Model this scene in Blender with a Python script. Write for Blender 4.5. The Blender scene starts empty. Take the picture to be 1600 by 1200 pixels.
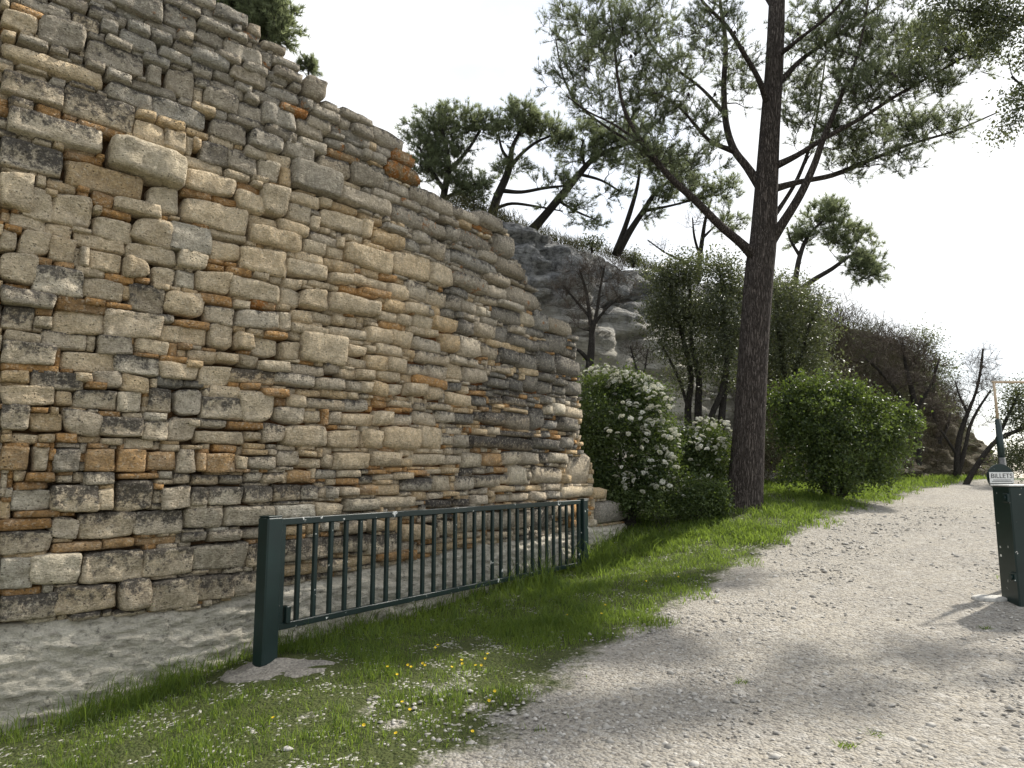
import bpy, math, random
import numpy as np
from mathutils import Vector, noise as mnoise

scene = bpy.context.scene
COL = scene.collection
rng = np.random.default_rng(7)
random.seed(7)
R = math.radians

# ------------------------------------------------------------------ camera
FPX, CX, CY = 1100.0, 800.0, 600.0          # focal length in pixels of the 1600 x 1200 photograph
PITCH = R(7.36)
EYE = np.array([0.0, 0.0, 1.6])
cam_d = bpy.data.cameras.new('camera')
cam_d.sensor_width = 36.0
cam_d.lens = 36.0 * FPX / 1600.0
cam_d.clip_end = 5000
cam = bpy.data.objects.new('camera', cam_d)
COL.objects.link(cam)
cam.location = EYE
cam.rotation_euler = (math.pi / 2 + PITCH, 0, 0)
scene.camera = cam

# ------------------------------------------------------------------ sky, sun, exposure
SUN_AZ, SUN_EL = R(52), R(46)               # azimuth from +Y towards +X
world = bpy.data.worlds.new('World')
scene.world = world
world.use_nodes = True
nt = world.node_tree
nt.nodes.clear()
w_out = nt.nodes.new('ShaderNodeOutputWorld')
w_bg = nt.nodes.new('ShaderNodeBackground')
w_sky = nt.nodes.new('ShaderNodeTexSky')
w_sky.sky_type = 'NISHITA'
w_sky.sun_disc = False
w_sky.sun_elevation = SUN_EL
w_sky.sun_rotation = SUN_AZ
w_sky.dust_density = 1.2
w_sky.air_density = 1.0
w_co = nt.nodes.new('ShaderNodeTexCoord')
w_map = nt.nodes.new('ShaderNodeMapping')
w_map.inputs['Scale'].default_value = (1.0, 1.0, 2.2)
w_no = nt.nodes.new('ShaderNodeTexNoise')
w_no.inputs['Scale'].default_value = 1.6
w_no.inputs['Detail'].default_value = 7
w_rmp = nt.nodes.new('ShaderNodeMapRange')
w_rmp.inputs[1].default_value = 0.34
w_rmp.inputs[2].default_value = 0.62
w_rmp.inputs[3].default_value = 0.35
w_mix = nt.nodes.new('ShaderNodeMix')
w_mix.data_type = 'RGBA'
w_mix.inputs[7].default_value = (6.6, 6.7, 6.8, 1)       # thin white cloud
nt.links.new(w_co.outputs['Generated'], w_map.inputs[0])
nt.links.new(w_map.outputs[0], w_no.inputs['Vector'])
nt.links.new(w_no.outputs['Fac'], w_rmp.inputs[0])
nt.links.new(w_rmp.outputs[0], w_mix.inputs[0])
nt.links.new(w_sky.outputs[0], w_mix.inputs[6])
nt.links.new(w_mix.outputs[2], w_bg.inputs[0])
w_bg.inputs[1].default_value = 0.11
nt.links.new(w_bg.outputs[0], w_out.inputs[0])

sun_d = bpy.data.lights.new('sun', 'SUN')
sun_d.energy = 3.6
sun_d.angle = R(1.2)
sun_d.color = (1.0, 0.95, 0.86)
sun = bpy.data.objects.new('sun', sun_d)
COL.objects.link(sun)
sdir = Vector((math.sin(SUN_AZ) * math.cos(SUN_EL), math.cos(SUN_AZ) * math.cos(SUN_EL), math.sin(SUN_EL)))
sun.rotation_euler = (-sdir).to_track_quat('-Z', 'Y').to_euler()
sun.location = (12, 16, 20)

vs = scene.view_settings
vs.view_transform = 'Standard'
vs.look = 'None'
vs.exposure = 0.86
vs.gamma = 1.0
scene.cycles.use_denoising = True
scene.cycles.max_bounces = 5
scene.cycles.transparent_max_bounces = 4

# ------------------------------------------------------------------ helpers
CP, SP = math.cos(PITCH), math.sin(PITCH)


def ray(x, y):
    a = (x - CX) / FPX
    b = (CY - y) / FPX
    return np.array([a, CP - b * SP, SP + b * CP])


def at(x, y, depth):
    """world point seen at photo pixel (x, y) that lies `depth` metres in front (world Y)"""
    d = ray(x, y)
    return EYE + d * (depth / d[1])


def tag(o, label=None, cat=None, group=None, kind=None):
    if label:
        o['label'] = label
    if cat:
        o['category'] = cat
    if group:
        o['group'] = group
    if kind:
        o['kind'] = kind
    return o


def empty(name, loc, label=None, cat=None, group=None):
    o = bpy.data.objects.new(name, None)
    COL.objects.link(o)
    o.location = loc
    o.empty_display_size = 0.2
    return tag(o, label, cat, group)


def make_mesh(name, verts, faces, mat=None, smooth=False, attrs=None):
    me = bpy.data.meshes.new(name)
    verts = np.asarray(verts, dtype=np.float64)
    if isinstance(faces, np.ndarray):
        n, k = faces.shape
        me.vertices.add(len(verts))
        me.vertices.foreach_set('co', verts.ravel())
        me.loops.add(n * k)
        me.loops.foreach_set('vertex_index', faces.astype(np.int32).ravel())
        me.polygons.add(n)
        me.polygons.foreach_set('loop_start', np.arange(n, dtype=np.int32) * k)
        me.update(calc_edges=True)
        me.validate()
    else:
        me.from_pydata(verts.tolist(), [], faces)
        me.update()
    if smooth:
        me.polygons.foreach_set('use_smooth', np.ones(len(me.polygons), dtype=bool))
    if attrs:
        for an, arr in attrs.items():
            arr = np.asarray(arr, dtype=np.float32)
            if arr.ndim == 1:
                a = me.attributes.new(an, 'FLOAT', 'POINT')
                a.data.foreach_set('value', arr)
            else:
                a = me.attributes.new(an, 'FLOAT_COLOR', 'POINT')
                a.data.foreach_set('color', np.c_[arr[:, :3], np.ones(len(arr))].astype(np.float32).ravel())
    if mat:
        me.materials.append(mat)
    return me


def link(name, me, parent=None, loc=None):
    o = bpy.data.objects.new(name, me)
    COL.objects.link(o)
    if parent is not None:
        o.parent = parent
    if loc is not None:
        o.location = loc
    return o


class MB:
    """collects pieces of geometry into one mesh"""
    def __init__(self):
        self.v, self.f, self.n = [], [], 0

    def add(self, v, f):
        v = np.asarray(v, float)
        self.v.append(v)
        self.f += [tuple(int(i) + self.n for i in q) for q in f]
        self.n += len(v)

    def box(self, c, s, rot=0.0, bev=0.0):
        c = np.asarray(c, float)
        hx, hy, hz = np.asarray(s, float) / 2
        b = min(bev, hx * .9, hy * .9, hz * .9)
        cs, sn = math.cos(rot), math.sin(rot)
        if b <= 0:
            p = np.array([[x, y, z] for z in (-hz, hz) for y in (-hy, hy) for x in (-hx, hx)])
            f = [(0, 2, 3, 1), (4, 5, 7, 6), (0, 1, 5, 4), (2, 6, 7, 3), (0, 4, 6, 2), (1, 3, 7, 5)]
        else:
            rings = []
            for z, k in ((-hz, b), (-hz + b, 0), (hz - b, 0), (hz, b)):
                x, y = hx - k, hy - k
                c_ = b if k == 0 else b * .6
                rings.append([(-x + c_, -y, z), (x - c_, -y, z), (x, -y + c_, z), (x, y - c_, z),
                              (x - c_, y, z), (-x + c_, y, z), (-x, y - c_, z), (-x, -y + c_, z)])
            p = np.array([q for r_ in rings for q in r_])
            f = [tuple(range(7, -1, -1)), tuple(range(24, 32))]
            for k in range(3):
                for i in range(8):
                    f.append((k * 8 + i, k * 8 + (i + 1) % 8, k * 8 + 8 + (i + 1) % 8, k * 8 + 8 + i))
        q = p.copy()
        q[:, 0] = p[:, 0] * cs - p[:, 1] * sn
        q[:, 1] = p[:, 0] * sn + p[:, 1] * cs
        self.add(q + c, f)

    def tube(self, pts, rad, n=8, cap=True):
        v, f = tube_geo(np.asarray(pts, float), np.asarray(rad, float), n)
        self.add(v, f)
        if cap:
            m = len(pts)
            self.f.append(tuple(self.n - n * m + i for i in range(n - 1, -1, -1)))
            self.f.append(tuple(self.n - n + i for i in range(n)))

    def build(self, name, mat, parent=None, loc=(0, 0, 0), smooth=False):
        v = np.concatenate(self.v) - np.asarray(loc, float)
        return link(name, make_mesh(name, v, self.f, mat, smooth), parent)


def tube_geo(pts, rad, n=6):
    m = len(pts)
    tan = np.gradient(pts, axis=0)
    tan /= np.linalg.norm(tan, axis=1)[:, None] + 1e-9
    ref = np.array([0.31, 0.87, 0.2]) if abs(tan[0][2]) > .7 else np.array([0, 0, 1.0])
    a = np.cross(tan, ref)
    a /= np.linalg.norm(a, axis=1)[:, None] + 1e-9
    b = np.cross(tan, a)
    th = np.arange(n) / n * 2 * math.pi
    v = pts[:, None, :] + rad[:, None, None] * (np.cos(th)[None, :, None] * a[:, None, :] + np.sin(th)[None, :, None] * b[:, None, :])
    f = []
    for i in range(m - 1):
        for j in range(n):
            k = (j + 1) % n
            f.append((i * n + j, i * n + k, i * n + n + k, i * n + n + j))
    return v.reshape(-1, 3), f


def vnoise(p, s=1.0, seed=0.0):
    return mnoise.noise(Vector((p[0] * s + seed, p[1] * s + seed * 1.7, p[2] * s - seed)))


def unit(v):
    v = np.asarray(v, float)
    return v / (np.linalg.norm(v) + 1e-9)


# ------------------------------------------------------------------ materials
def new_mat(name):
    m = bpy.data.materials.new(name)
    m.use_nodes = True
    t = m.node_tree
    return m, t, t.nodes['Principled BSDF']


def N(t, typ, **kw):
    n = t.nodes.new(typ)
    for k, v in kw.items():
        if hasattr(n, k):
            setattr(n, k, v)
        else:
            n.inputs[k].default_value = v
    return n


def noise_tex(t, scale, detail=4, rough=0.55, vec=None):
    n = N(t, 'ShaderNodeTexNoise')
    n.inputs['Scale'].default_value = scale
    n.inputs['Detail'].default_value = detail
    n.inputs['Roughness'].default_value = rough
    if vec:
        t.links.new(vec, n.inputs['Vector'])
    return n.outputs['Fac']


def maprange(t, val, a, b, c=0.0, d=1.0):
    n = N(t, 'ShaderNodeMapRange')
    t.links.new(val, n.inputs[0])
    for i, x in zip((1, 2, 3, 4), (a, b, c, d)):
        if isinstance(x, (int, float)):
            n.inputs[i].default_value = x
        else:
            t.links.new(x, n.inputs[i])
    return n.outputs[0]


def math_n(t, op, a, b=None, clamp=False):
    n = N(t, 'ShaderNodeMath', operation=op)
    n.use_clamp = clamp
    for i, x in enumerate((a, b)):
        if x is None:
            continue
        if isinstance(x, (int, float)):
            n.inputs[i].default_value = x
        else:
            t.links.new(x, n.inputs[i])
    return n.outputs[0]


def mix_c(t, fac, a, b, mode='MIX'):
    n = N(t, 'ShaderNodeMix', data_type='RGBA', blend_type=mode)
    for i, x in ((0, fac), (6, a), (7, b)):
        if isinstance(x, (int, float)):
            n.inputs[i].default_value = x
        elif isinstance(x, tuple):
            n.inputs[i].default_value = (x[0], x[1], x[2], 1)
        else:
            t.links.new(x, n.inputs[i])
    return n.outputs[2]


def bump(t, bsdf, h, dist=0.02, strength=0.6, prev=None):
    n = N(t, 'ShaderNodeBump')
    n.inputs['Strength'].default_value = strength
    n.inputs['Distance'].default_value = dist
    t.links.new(h, n.inputs['Height'])
    if prev:
        t.links.new(prev, n.inputs['Normal'])
    t.links.new(n.outputs[0], bsdf.inputs['Normal'])
    return n.outputs[0]


def attr(t, name):
    n = N(t, 'ShaderNodeAttribute', attribute_name=name)
    return n


def position(t):
    return N(t, 'ShaderNodeNewGeometry').outputs['Position']


def mat_limestone():
    m, t, b = new_mat('limestone')
    pos = position(t)
    tint = attr(t, 'tint').outputs['Color']
    wear = N(t, 'ShaderNodeSeparateColor')
    t.links.new(attr(t, 'wear').outputs['Color'], wear.inputs[0])
    nz = N(t, 'ShaderNodeSeparateXYZ')
    t.links.new(N(t, 'ShaderNodeNewGeometry').outputs['Normal'], nz.inputs[0])
    big = noise_tex(t, 4.5, 5, .6, pos)
    mid = noise_tex(t, 17, 6, .65, pos)
    fine = noise_tex(t, 75, 5, .7, pos)
    mp = N(t, 'ShaderNodeMapping')
    mp.inputs['Scale'].default_value = (1, 1, 3.0)
    mp.inputs['Rotation'].default_value = (0.1, 0.15, 0)
    t.links.new(pos, mp.inputs[0])
    strat = noise_tex(t, 26, 5, .65, mp.outputs[0])
    c = mix_c(t, 1.0, tint, mix_c(t, maprange(t, mid, .25, .75), (.52, .49, .45), (1.40, 1.38, 1.34)), 'MULTIPLY')
    c = mix_c(t, maprange(t, big, .45, .75, 0, .35), c, (.46, .42, .35))
    c = mix_c(t, maprange(t, strat, .54, .75, 0, .34), c, (.16, .125, .09))
    # grey crust
    crust = math_n(t, 'ADD', math_n(t, 'MULTIPLY', noise_tex(t, 15, 8, .78, pos), 1.0), math_n(t, 'MULTIPLY', nz.outputs[2], .10))
    crust = math_n(t, 'ADD', crust, math_n(t, 'MULTIPLY', math_n(t, 'SUBTRACT', wear.outputs[2], .55), .20))
    thr = maprange(t, wear.outputs[0], 0, 1, .78, .34)
    thr2 = math_n(t, 'ADD', thr, .12)
    c = mix_c(t, maprange(t, crust, thr, thr2, 0, .88), c, (.036, .036, .038))
    # orange lichen
    lich = noise_tex(t, 9, 6, .6, pos)
    lt = maprange(t, wear.outputs[1], 0, 1, .85, .42)
    c = mix_c(t, maprange(t, lich, lt, math_n(t, 'ADD', lt, .07), 0, .85), c, (.36, .135, .018))
    # fine grain and pits
    c = mix_c(t, maprange(t, fine, .32, .60, .48, 0), c, (.12, .095, .068))
    c = mix_c(t, maprange(t, noise_tex(t, 38, 4, .7, pos), .54, .68, 0, .5), c, (.82, .73, .565))
    pit = N(t, 'ShaderNodeTexVoronoi')
    pit.inputs['Scale'].default_value = 30
    t.links.new(pos, pit.inputs['Vector'])
    pitm = math_n(t, 'MULTIPLY', maprange(t, pit.outputs['Distance'], .10, .26, 1, 0), maprange(t, mid, .46, .56))
    c = mix_c(t, math_n(t, 'MULTIPLY', pitm, .6), c, (.05, .042, .032))
    t.links.new(c, b.inputs['Base Color'])
    b.inputs['Roughness'].default_value = .93
    b.inputs['Specular IOR Level'].default_value = .2
    h = math_n(t, 'ADD', math_n(t, 'MULTIPLY', mid, 1.0), math_n(t, 'MULTIPLY', fine, .45))
    h = math_n(t, 'ADD', h, math_n(t, 'MULTIPLY', strat, .8))
    h = math_n(t, 'SUBTRACT', h, math_n(t, 'MULTIPLY', pitm, .6))
    bump(t, b, h, .034, 1.0)
    return m


def mat_mortar():
    m, t, b = new_mat('earth_mortar')
    pos = position(t)
    n1 = noise_tex(t, 1.1, 3, .5, pos)
    n2 = noise_tex(t, 30, 6, .7, pos)
    zone = attr(t, 'zone').outputs['Fac']
    c = mix_c(t, maprange(t, n1, .35, .65), (.085, .062, .042), (.20, .11, .05))
    c = mix_c(t, zone, c, (.27, .115, .042))
    c = mix_c(t, maprange(t, n2, .3, .7, .7, 0), c, (.03, .024, .018))
    t.links.new(c, b.inputs['Base Color'])
    b.inputs['Roughness'].default_value = 1
    b.inputs['Specular IOR Level'].default_value = .1
    bump(t, b, n2, .04, 1)
    return m


def mat_rock(name, ca, cb, cdark, scale=1.0, zstretch=6.0, dark_hi=None, stain=.55):
    """layered limestone bedrock; dark_hi: height range where a grey crust takes over"""
    m, t, b = new_mat(name)
    pos = position(t)
    mp = N(t, 'ShaderNodeMapping')
    mp.inputs['Scale'].default_value = (1, 1, zstretch)
    mp.inputs['Rotation'].default_value = (0.04, 0.12, 0)
    t.links.new(pos, mp.inputs[0])
    lay = noise_tex(t, 2.2 * scale, 7, .68, mp.outputs[0])
    fine = noise_tex(t, 16 * scale, 7, .72, pos)
    big = noise_tex(t, .7 * scale, 4, .6, pos)
    c = mix_c(t, maprange(t, big, .3, .7), ca, cb)
    c = mix_c(t, maprange(t, lay, .53, .70, 0, .75), c, cdark)
    c = mix_c(t, maprange(t, fine, .35, .65, .5, 0), c, tuple(x * .45 for x in ca))
    if dark_hi:
        sx = N(t, 'ShaderNodeSeparateXYZ')
        t.links.new(pos, sx.inputs[0])
        st = N(t, 'ShaderNodeMapping')
        st.inputs['Scale'].default_value = (1.2, 1.2, .22)
        t.links.new(pos, st.inputs[0])
        zz = math_n(t, 'ADD', sx.outputs[2], math_n(t, 'MULTIPLY', noise_tex(t, 1.6, 6, .65, st.outputs[0]), 4.0))
        k = maprange(t, zz, dark_hi[0] + 2, dark_hi[1] + 2)
        g = mix_c(t, maprange(t, noise_tex(t, 7, 8, .75, pos), .38, .64), (.06, .064, .072), (.42, .425, .43))
        c = mix_c(t, math_n(t, 'MULTIPLY', k, .92), c, g)
        soil = mix_c(t, maprange(t, fine, .3, .7), (.035, .034, .018), (.13, .105, .07))
        c = mix_c(t, math_n(t, 'MULTIPLY', attr(t, 'soil').outputs['Fac'], maprange(t, big, .2, .5, .75, 1)), c, soil)
    else:
        d = noise_tex(t, 5 * scale, 8, .72, pos)
        c = mix_c(t, maprange(t, d, stain, stain + .12, 0, .75), c, (.06, .058, .052))
    t.links.new(c, b.inputs['Base Color'])
    b.inputs['Roughness'].default_value = .95
    b.inputs['Specular IOR Level'].default_value = .15
    h = math_n(t, 'ADD', math_n(t, 'MULTIPLY', lay, 1.4), math_n(t, 'MULTIPLY', fine, .6))
    bump(t, b, h, .10 / scale, 1.0)
    return m


def mat_bark(name, ca, cb, sc=1.0):
    m, t, b = new_mat(name)
    co = position(t)
    mp = N(t, 'ShaderNodeMapping')
    mp.inputs['Scale'].default_value = (1, 1, .13)
    t.links.new(co, mp.inputs[0])
    v = N(t, 'ShaderNodeTexVoronoi', feature='DISTANCE_TO_EDGE')
    v.inputs['Scale'].default_value = 30 * sc
    nz = noise_tex(t, 9 * sc, 5, .6, mp.outputs[0])
    wp = N(t, 'ShaderNodeVectorMath', operation='ADD')
    t.links.new(mp.outputs[0], wp.inputs[0])
    cmb = N(t, 'ShaderNodeCombineXYZ')
    for i in range(3):
        t.links.new(math_n(t, 'MULTIPLY', nz, .30), cmb.inputs[i])
    t.links.new(cmb.outputs[0], wp.inputs[1])
    t.links.new(wp.outputs[0], v.inputs['Vector'])
    e = maprange(t, v.outputs['Distance'], 0, .22)
    fine = noise_tex(t, 60 * sc, 6, .7, mp.outputs[0])
    c = mix_c(t, e, tuple(x * .5 for x in ca), mix_c(t, maprange(t, fine, .3, .7), ca, cb))
    t.links.new(c, b.inputs['Base Color'])
    b.inputs['Roughness'].default_value = .95
    b.inputs['Specular IOR Level'].default_value = .15
    h = math_n(t, 'ADD', e, math_n(t, 'MULTIPLY', fine, .5))
    bump(t, b, h, .03, 1)
    return m


def mat_leaf(name, ca, cb, trans, rough=.5, tmix=.35, spec=.4):
    m, t, b = new_mat(name)
    tone = attr(t, 'tone').outputs['Fac']
    c = mix_c(t, tone, ca, cb)
    t.links.new(c, b.inputs['Base Color'])
    b.inputs['Roughness'].default_value = rough
    b.inputs['Specular IOR Level'].default_value = spec
    tr = N(t, 'ShaderNodeBsdfTranslucent')
    ct = mix_c(t, tone, tuple(x * .7 for x in trans), tuple(x * 1.25 for x in trans))
    t.links.new(ct, tr.inputs[0])
    mx = N(t, 'ShaderNodeMixShader')
    mx.inputs[0].default_value = tmix
    t.links.new(b.outputs[0], mx.inputs[1])
    t.links.new(tr.outputs[0], mx.inputs[2])
    t.links.new(mx.outputs[0], t.nodes['Material Output'].inputs[0])
    return m


def mat_paint(name, col, chip=.66, chipcol=(.62, .64, .6), rough=.42):
    m, t, b = new_mat(name)
    pos = position(t)
    n1 = noise_tex(t, 14, 6, .6, pos)
    n2 = noise_tex(t, 2.2, 3, .5, pos)
    k = math_n(t, 'ADD', n1, math_n(t, 'MULTIPLY', math_n(t, 'SUBTRACT', n2, .5), .35))
    c = mix_c(t, maprange(t, noise_tex(t, 5, 5, .6, pos), .3, .7), col, tuple(x * 1.45 + .002 for x in col))
    mask = maprange(t, k, chip, chip + .015)
    c = mix_c(t, mask, c, chipcol)
    t.links.new(c, b.inputs['Base Color'])
    t.links.new(maprange(t, mask, 0, 1, rough, .9), b.inputs['Roughness'])
    bump(t, b, math_n(t, 'SUBTRACT', math_n(t, 'MULTIPLY', noise_tex(t, 40, 3, .5, pos), .15), mask), .002, .5)
    return m


def mat_plain(name, col, rough=.8, sc=20, var=.25):
    m, t, b = new_mat(name)
    n1 = noise_tex(t, sc, 5, .65, position(t))
    c = mix_c(t, maprange(t, n1, .3, .7), tuple(x * (1 - var) for x in col), tuple(min(1, x * (1 + var)) for x in col))
    t.links.new(c, b.inputs['Base Color'])
    b.inputs['Roughness'].default_value = rough
    bump(t, b, n1, .004, .4)
    return m


def mat_ground():
    m, t, b = new_mat('ground')
    pos = position(t)
    road = attr(t, 'road').outputs['Fac']
    n_big = noise_tex(t, .55, 4, .6, pos)
    n_mid = noise_tex(t, 3.2, 6, .65, pos)
    n_fine = noise_tex(t, 24, 6, .75, pos)
    vo = N(t, 'ShaderNodeTexVoronoi')
    vo.inputs['Scale'].default_value = 46
    vo.inputs['Randomness'].default_value = 1
    t.links.new(pos, vo.inputs['Vector'])
    vo2 = N(t, 'ShaderNodeTexVoronoi')
    vo2.inputs['Scale'].default_value = 19
    t.links.new(pos, vo2.inputs['Vector'])
    sep = N(t, 'ShaderNodeSeparateColor')
    t.links.new(vo.outputs['Color'], sep.inputs[0])
    sep2 = N(t, 'ShaderNodeSeparateColor')
    t.links.new(vo2.outputs['Color'], sep2.inputs[0])
    grav = mix_c(t, maprange(t, n_big, .36, .62), (.275, .247, .205), (.345, .31, .252))
    grav = mix_c(t, maprange(t, n_mid, .40, .66, 0, .55), grav, (.225, .212, .19))
    grav = mix_c(t, maprange(t, sep.outputs[0], 0, 1, 0, .55), grav, (.43, .41, .37))
    grav = mix_c(t, maprange(t, sep.outputs[1], .62, .95, 0, .7), grav, (.12, .11, .10))
    grav = mix_c(t, maprange(t, sep2.outputs[0], .75, 1, 0, .4), grav, (.52, .50, .46))
    soil = mix_c(t, maprange(t, n_fine, .3, .7), (.030, .044, .012), (.085, .095, .030))
    chips = maprange(t, math_n(t, 'ADD', sep.outputs[2], math_n(t, 'MULTIPLY', math_n(t, 'SUBTRACT', n_mid, .5), 1.6)), .92, 1.02)
    soil = mix_c(t, chips, soil, (.42, .40, .36))
    k = math_n(t, 'ADD', road, math_n(t, 'MULTIPLY', math_n(t, 'SUBTRACT', n_mid, .5), 1.1))
    k = math_n(t, 'ADD', k, math_n(t, 'MULTIPLY', math_n(t, 'SUBTRACT', n_fine, .5), .6))
    c = mix_c(t, maprange(t, k, .35, .62), soil, grav)
    t.links.new(c, b.inputs['Base Color'])
    b.inputs['Roughness'].default_value = .95
    b.inputs['Specular IOR Level'].default_value = .2
    h = math_n(t, 'ADD', math_n(t, 'MULTIPLY', vo.outputs['Distance'], -1.0), math_n(t, 'MULTIPLY', vo2.outputs['Distance'], -1.0))
    h = math_n(t, 'ADD', h, math_n(t, 'MULTIPLY', n_fine, .9))
    bump(t, b, h, .022, .85)
    return m


M = dict(
    stone=mat_limestone(), mortar=mat_mortar(),
    ledge=mat_rock('bedrock', (.55, .505, .41), (.70, .65, .54), (.16, .14, .11), 3.0, 3.4, None, .55),
    cliff=mat_rock('cliff_rock', (.56, .52, .43), (.68, .65, .57), (.19, .165, .13), .8, 7.0, (4.4, 6.6)),
    bark=mat_bark('pine_bark', (.075, .060, .052), (.17, .145, .13)),
    bark2=mat_bark('grey_bark', (.075, .067, .058), (.16, .145, .13), 2.0),
    needle=mat_leaf('pine_needles', (.075, .098, .058), (.135, .155, .090), (.27, .31, .15), .55, .48, .3),  # needle colours raised to imitate veiling glare over the crown
    oak=mat_leaf('oak_leaves', (.048, .060, .032), (.12, .13, .075), (.17, .20, .06), .42, .30, .5),
    shrub=mat_leaf('shrub_leaves', (.028, .048, .018), (.095, .125, .042), (.18, .25, .04), .45, .32, .32),
    twig=mat_leaf('bare_twigs', (.070, .058, .050), (.17, .145, .12), (.05, .03, .02), .9, .05, .1),
    grass=mat_leaf('grass_blades', (.036, .074, .012), (.16, .20, .042), (.30, .42, .06), .55, .42, .25),
    petal=mat_leaf('white_petals', (.62, .62, .54), (.78, .77, .70), (.6, .6, .5), .7, .35, .2),
    yellow=mat_leaf('yellow_petals', (.75, .50, .02), (.8, .58, .03), (.7, .45, .02), .6, .25, .2),
    green=mat_paint('dark_green_paint', (.0016, .0125, .0112), .70),
    green2=mat_paint('worn_green_paint', (.0018, .0115, .0100), .66, (.66, .66, .62)),
    ground=mat_ground(),
    white=mat_plain('white_plate', (.70, .70, .68), .5, 30, .15),
    ink=mat_plain('dark_lettering', (.045, .045, .045), .7, 30, .2),
    wood=mat_plain('bare_wood', (.46, .36, .25), .8, 25, .3),
    metal=mat_plain('dull_steel', (.12, .12, .115), .5, 40, .3),
    concrete=mat_plain('concrete', (.19, .175, .15), .95, 45, .65),
    scrub=mat_leaf('scrub_twigs', (.085, .062, .052), (.105, .115, .06), (.08, .08, .04), .85, .15, .15),
    slab=mat_plain('pale_slab', (.42, .41, .38), .9, 35, .35),
    dry=mat_leaf('dry_grass_blades', (.055, .06, .025), (.16, .14, .07), (.10, .10, .04), .7, .25, .2),
    pebble=mat_leaf('pebbles', (.15, .14, .125), (.50, .475, .43), (0, 0, 0), .9, 0.0, .2),
)

# ------------------------------------------------------------------ ground height
_cp = np.array([
    (0, 0, 0), (3, 1, 0), (-3, 2, -.12), (6, 2, .0), (0, 4, .0), (2.2, 4.2, .02), (5.0, 4.5, .06), (-3.0, 4.2, -.2),
    (-5.5, 3.6, -.35), (-3.9, 5.0, -.25), (-3.0, 6.1, -.12), (-2.2, 6.1, .04), (-1.0, 5.4, .03), (-.5, 8.4, .12), (-.2, 7.4, .06), (1.2, 10.75, .28),
    (2.4, 11.2, .55), (2.0, 12.6, .72), (4.2, 13, 1.03), (4.9, 7.1, .25), (2.0, 7.6, .22), (1.1, 8.6, .22), (4.0, 10, .5), (5.0, 11.2, .68), (7, 14, .98),
    (9, 18, 1.22), (12, 22, 1.40), (16, 26, 1.47), (6.3, 14.6, 1.17), (8.0, 8.0, .33), (10, 12, .78), (6.0, 18, 1.35),
    (9, 22, 1.5), (12.5, 26, 1.52), (14, 16, 1.1), (2.0, 15, 1.05), (-1.0, 14, .8), (-4, 9, .1), (18, 22, 1.35), (20, 30, .9), (8, 30, 1.5), (3, 22, 1.5)], float)


def _tps(r2):
    return np.where(r2 > 1e-12, r2 * np.log(r2 + 1e-12), 0) * .5


_d2 = ((_cp[:, None, :2] - _cp[None, :, :2]) ** 2).sum(-1)
_K = _tps(_d2) + np.eye(len(_cp)) * .12
_P = np.c_[np.ones(len(_cp)), _cp[:, :2]]
_A = np.block([[_K, _P], [_P.T, np.zeros((3, 3))]])
_W = np.linalg.solve(_A, np.r_[_cp[:, 2], 0, 0, 0])


def ground_z(X, Y):
    X = np.atleast_1d(np.asarray(X, float))
    Y = np.atleast_1d(np.asarray(Y, float))
    Xc, Yc = np.clip(X, -9, 24), np.clip(Y, -3, 34)
    z = np.full(X.shape, _W[-3]) + _W[-2] * Xc + _W[-1] * Yc
    for i, c in enumerate(_cp):
        z = z + _W[i] * _tps((Xc - c[0]) ** 2 + (Yc - c[1]) ** 2)
    # beyond the crest the ground falls away
    far = np.clip((Y - 27) / 40, 0, 1)
    z = z - 9 * far * far * (3 - 2 * far)
    rgt = np.clip((X - 20) / 40, 0, 1)
    z = z - 6 * rgt * rgt * (3 - 2 * rgt)
    dist = np.hypot(X, Y)
    z = z * np.clip(1 - (dist - 60) / 60, 0, 1) + np.clip((dist - 60) / 60, 0, 1) * -12
    return z


def gz(x, y):
    return float(ground_z(x, y)[0])


def ground_hit(x, y):
    """photo pixel -> point on the ground"""
    d = ray(x, y)
    ts = np.linspace(2, 40, 800)
    p = EYE[None] + d[None] * ts[:, None]
    below = p[:, 2] < ground_z(p[:, 0], p[:, 1])
    i = int(np.argmax(below)) if below.any() else -1
    return p[i]


# left edge of the gravel track
_edge = np.array([ground_hit(*q)[:2] for q in ((690, 1199), (765, 1155), (850, 1085), (935, 1010), (1080, 930), (1160, 880), (1250, 832), (1330, 800), (1400, 778))])
_ey = np.r_[-5, _edge[:, 1], 18, 22, 27]
_ex = np.r_[-1.2, _edge[:, 0], 10.2, 14.2, 18.6]
_o = np.argsort(_ey)
_ey, _ex = _ey[_o], _ex[_o]


def road_amount(X, Y):
    """1 on the gravel, 0 in the grass, soft verge"""
    xe = np.interp(Y, _ey, _ex)
    w = 0.55
    r = np.clip((X - xe) / w * .5 + .5, 0, 1) * np.clip((xe + 9.5 - X) / 1.0, 0, 1)
    # stony bare patches where the verge is trodden in the foreground
    inn = np.nonzero((Y > 3) & (Y < 6.8) & (X > -3.2) & (X < xe + .3))[0]
    for i in inn:
        n_ = mnoise.noise((X[i] * 1.9, Y[i] * 1.9, 7)) + .6 * mnoise.noise((X[i] * 4.6, Y[i] * 4.6, 2))
        g = min(1, max(0, (6.6 - Y[i]) / 1.2)) * min(1, max(0, 1.2 - (xe[i] - X[i]) / 2.3))
        r[i] = max(r[i], min(.62, max(0, n_ * 1.3 + .06)) * g)
    return r


def axis(segs):
    out = []
    for a, b, s in segs:
        out.append(np.arange(a, b, s))
    return np.unique(np.concatenate(out + [np.array([segs[-1][1]])]))


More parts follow.
